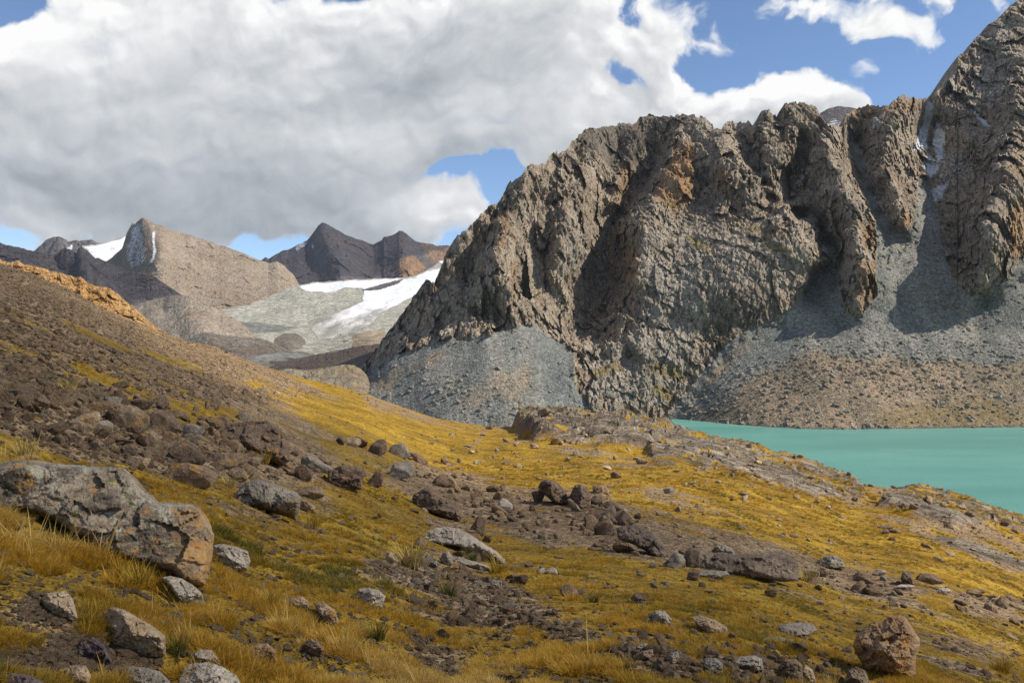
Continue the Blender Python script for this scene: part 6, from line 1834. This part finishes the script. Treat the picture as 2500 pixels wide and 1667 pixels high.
M_TUFT['green'] = tuft_material('green_tuft_grass', (0.05, 0.07, 0.012), (0.12, 0.115, 0.018))
M_TUFT['gold'] = tuft_material('gold_tuft_grass', (0.26, 0.17, 0.016), (0.40, 0.25, 0.03))
M_TUFT['pale'] = tuft_material('pale_tuft_grass', (0.33, 0.24, 0.06), (0.46, 0.35, 0.12))
for i, (x, y, px, c, lab) in enumerate([
    (1150, 1372, 46, 'green', 'dark green grass tuft in the hollow of the humped boulder'), (165, 962, 60, 'pale', 'tall yellow green tuft above the rock pile at left'), (60, 1115, 70, 'pale', 'tall pale tuft at the left edge behind the ledge'), (640, 1130, 60, 'gold', 'bushy golden tuft right of the rock pile'),
    (1000, 1385, 90, 'pale', 'large pale tuft spreading left of the humped boulder'), (1095, 1455, 62, 'green', 'green gold tuft on the gravel below the thin slab'), (430, 1595, 80, 'green', 'green tuft between the pinkish wedge and the lichened boulder'), (1215, 1400, 70, 'gold', 'golden tuft at the right end of the humped boulder'),
    (920, 1560, 70, 'green', 'green tuft at the bottom left of centre'), (1450, 1470, 40, 'green', 'small dark green tuft in the grass right of the gravel'), (660, 1480, 70, 'gold', 'golden tuft beside the pale oval boulder'), (1975, 1420, 60, 'pale', 'pale tuft at the right end of the dark layered outcrop'),
    (2440, 1640, 70, 'gold', 'golden tuft in the bottom right corner'), (340, 1430, 80, 'gold', 'bushy golden tuft under the ledge boulder'), (1530, 1640, 60, 'gold', 'golden tuft at the bottom left of the stone row'), (760, 1290, 60, 'gold', 'golden tuft right of the whitish boulder'), (560, 1190, 50, 'pale', 'pale tuft in front of the lichen mottled boulder')]):
    D = hit(x, y)[0]
    v, f, al = TUFT_BIG[i % 4]
    ob = link_mesh('grass_tuft', v, f, M_TUFT[c])
    set_attr(ob, 'along', al)
    s = px / F * D * 0.85
    ob.scale = (s, s, s)
    ob.rotation_euler = (0, 0, i * 1.3)
    ob.location = ((x - CX) / F * D, D, float(ground_height(x, D) + lift(x, D)))
    tag(ob, lab, 'grass tuft', 'conspicuous grass tufts')


# ------------------------------------------------------------------ clouds above the frame that shade the slope and the far ridges
def cloud_material():
    m = bpy.data.materials.new('cumulus_cloud')
    m.use_nodes = True
    t = NT(m.node_tree)
    for n in list(t.n):
        t.n.remove(n)
    d = t.new('ShaderNodeBsdfDiffuse')
    d.inputs['Color'].default_value = (0.9, 0.9, 0.9, 1)
    tr = t.new('ShaderNodeBsdfTranslucent')
    tr.inputs['Color'].default_value = (0.9, 0.9, 0.9, 1)
    tp = t.new('ShaderNodeBsdfTransparent')
    a = t.new('ShaderNodeMixShader')
    a.inputs[0].default_value = 0.5
    t.l.new(d.outputs[0], a.inputs[1])
    t.l.new(tr.outputs[0], a.inputs[2])
    b = t.new('ShaderNodeMixShader')
    b.inputs[0].default_value = 0.69
    t.l.new(a.outputs[0], b.inputs[1])
    t.l.new(tp.outputs[0], b.inputs[2])
    o = t.new('ShaderNodeOutputMaterial')
    t.l.new(b.outputs[0], o.inputs['Surface'])
    return m


M_CLOUD = cloud_material()


def cloud(label, poly, height, ground_z, puff, seed):
    """a flat based cumulus whose plan is the given patch of ground moved up along the sunlight"""
    r = np.random.default_rng(seed)
    p = np.array(poly, float)
    k = height / SUN[2]
    off = SUN * k
    lo, hi_ = p.min(0), p.max(0)
    n = int(2.2 * (hi_ - lo).prod() / puff ** 2)
    q = r.uniform(lo, hi_, (max(n, 30), 2))
    d = seg_dist(p, q[:, 0], q[:, 1])
    q, d = q[inside(p, q[:, 0], q[:, 1])], d[inside(p, q[:, 0], q[:, 1])]
    V, Fc, base = [], [], 0
    v, f = ICO[2]
    for (x, y), dd in zip(q, d):
        s = puff * r.uniform(0.6, 1.1) * min(1.0, 0.35 + dd / puff)
        s = min(s, dd + 0.25 * puff)
        nz = 1 + 0.25 * fbm(v[:, 0] * 1.3 + x, v[:, 1] * 1.3 + y, v[:, 2] * 1.3, 3)
        V.append(v * nz[:, None] * np.array([s, s, s * 0.6]) + np.array([x, y, ground_z + r.uniform(0, 0.25) * puff]) + off)
        Fc.append(f + base)
        base += len(v)
    o = link_mesh('cloud', np.concatenate(V), np.concatenate(Fc), M_CLOUD)
    md = o.modifiers.new('merge', 'REMESH')
    md.mode = 'VOXEL'
    md.voxel_size = puff * 0.3
    me = bpy.data.meshes.new_from_object(o.evaluated_get(bpy.context.evaluated_depsgraph_get()))
    o.modifiers.clear()
    o.data = me
    me.name = 'cloud'
    if not me.materials:
        me.materials.append(M_CLOUD)
    tag(o, label, 'cloud', kind='structure')
    return o


def ground_patch(pts):
    """points of the frame as places on the near slope; (x, y, 'm') are metres already"""
    out = []
    for p in pts:
        if len(p) == 3:
            out.append((p[0], p[1]))
        else:
            D = hit(p[0], p[1])[0]
            out.append(((p[0] - CX) / F * D, D))
    return out


near = ground_patch([(14.5, 17, 'm'), (2500, 1428), (2300, 1372), (2020, 1340), (1850, 1300), (1660, 1276), (1500, 1235), (1420, 1215), (1300, 1180), (1180, 1160), (1080, 1130), (957, 1105), (860, 1070), (740, 1010), (640, 985), (590, 955), (520, 925), (440, 880)])
near += [(-60, 120), (-110, 100), (-120, 30), (-90, -20), (0, -30), (40, -20), (30, 5)]
cloud('white cumulus overhead shading the near slope', near, 1000, -2, 14, 1)
cloud('cumulus shading the dark peaks beyond the glacier', [(-1700, 4300), (-720, 4300), (-700, 4800), (-560, 5300), (-470, 5800), (-1800, 5900)], 2200, 500, 90, 2)
cloud('cumulus shading the jagged ridge at far left', [(-1750, 1850), (-1060, 2050), (-900, 2300), (-900, 2650), (-1000, 2850), (-1900, 2900)], 1400, 150, 60, 3)
cloud('small cumulus shading the valley mouth', [(-640, 1460), (-480, 1270), (-150, 1260), (-110, 1500), (-330, 1560), (-480, 1620)], 1150, -30, 40, 4)
cloud('shred of cumulus shading the moraine strip', [(-860, 1880), (-540, 1930), (-470, 2100), (-640, 2160), (-880, 2080)], 1300, 30, 34, 5)


# ------------------------------------------------------------------ thin mountain air
hz = bpy.data.materials.new('thin_haze')
hz.use_nodes = True
ht = NT(hz.node_tree)
for n in list(ht.n):
    ht.n.remove(n)
pv = ht.new('ShaderNodeVolumePrincipled')
pv.inputs['Color'].default_value = (0.72, 0.84, 1.0, 1)
pv.inputs['Density'].default_value = 0.000013
pv.inputs['Anisotropy'].default_value = 0.0
ho = ht.new('ShaderNodeOutputMaterial')
ht.l.new(pv.outputs[0], ho.inputs['Volume'])
bm = bmesh.new()
bmesh.ops.create_cube(bm, size=1.0)
for v in bm.verts:
    v.co = Vector((-6500 if v.co.x < 0 else 4500, -300 if v.co.y < 0 else 9000, -1400 if v.co.z < 0 else 960))
me = bpy.data.meshes.new('haze')
bm.to_mesh(me)
bm.free()
me.materials.append(hz)
haze = bpy.data.objects.new('haze', me)
COL.objects.link(haze)
tag(haze, 'thin blue haze in the mountain air', 'haze', kind='stuff')
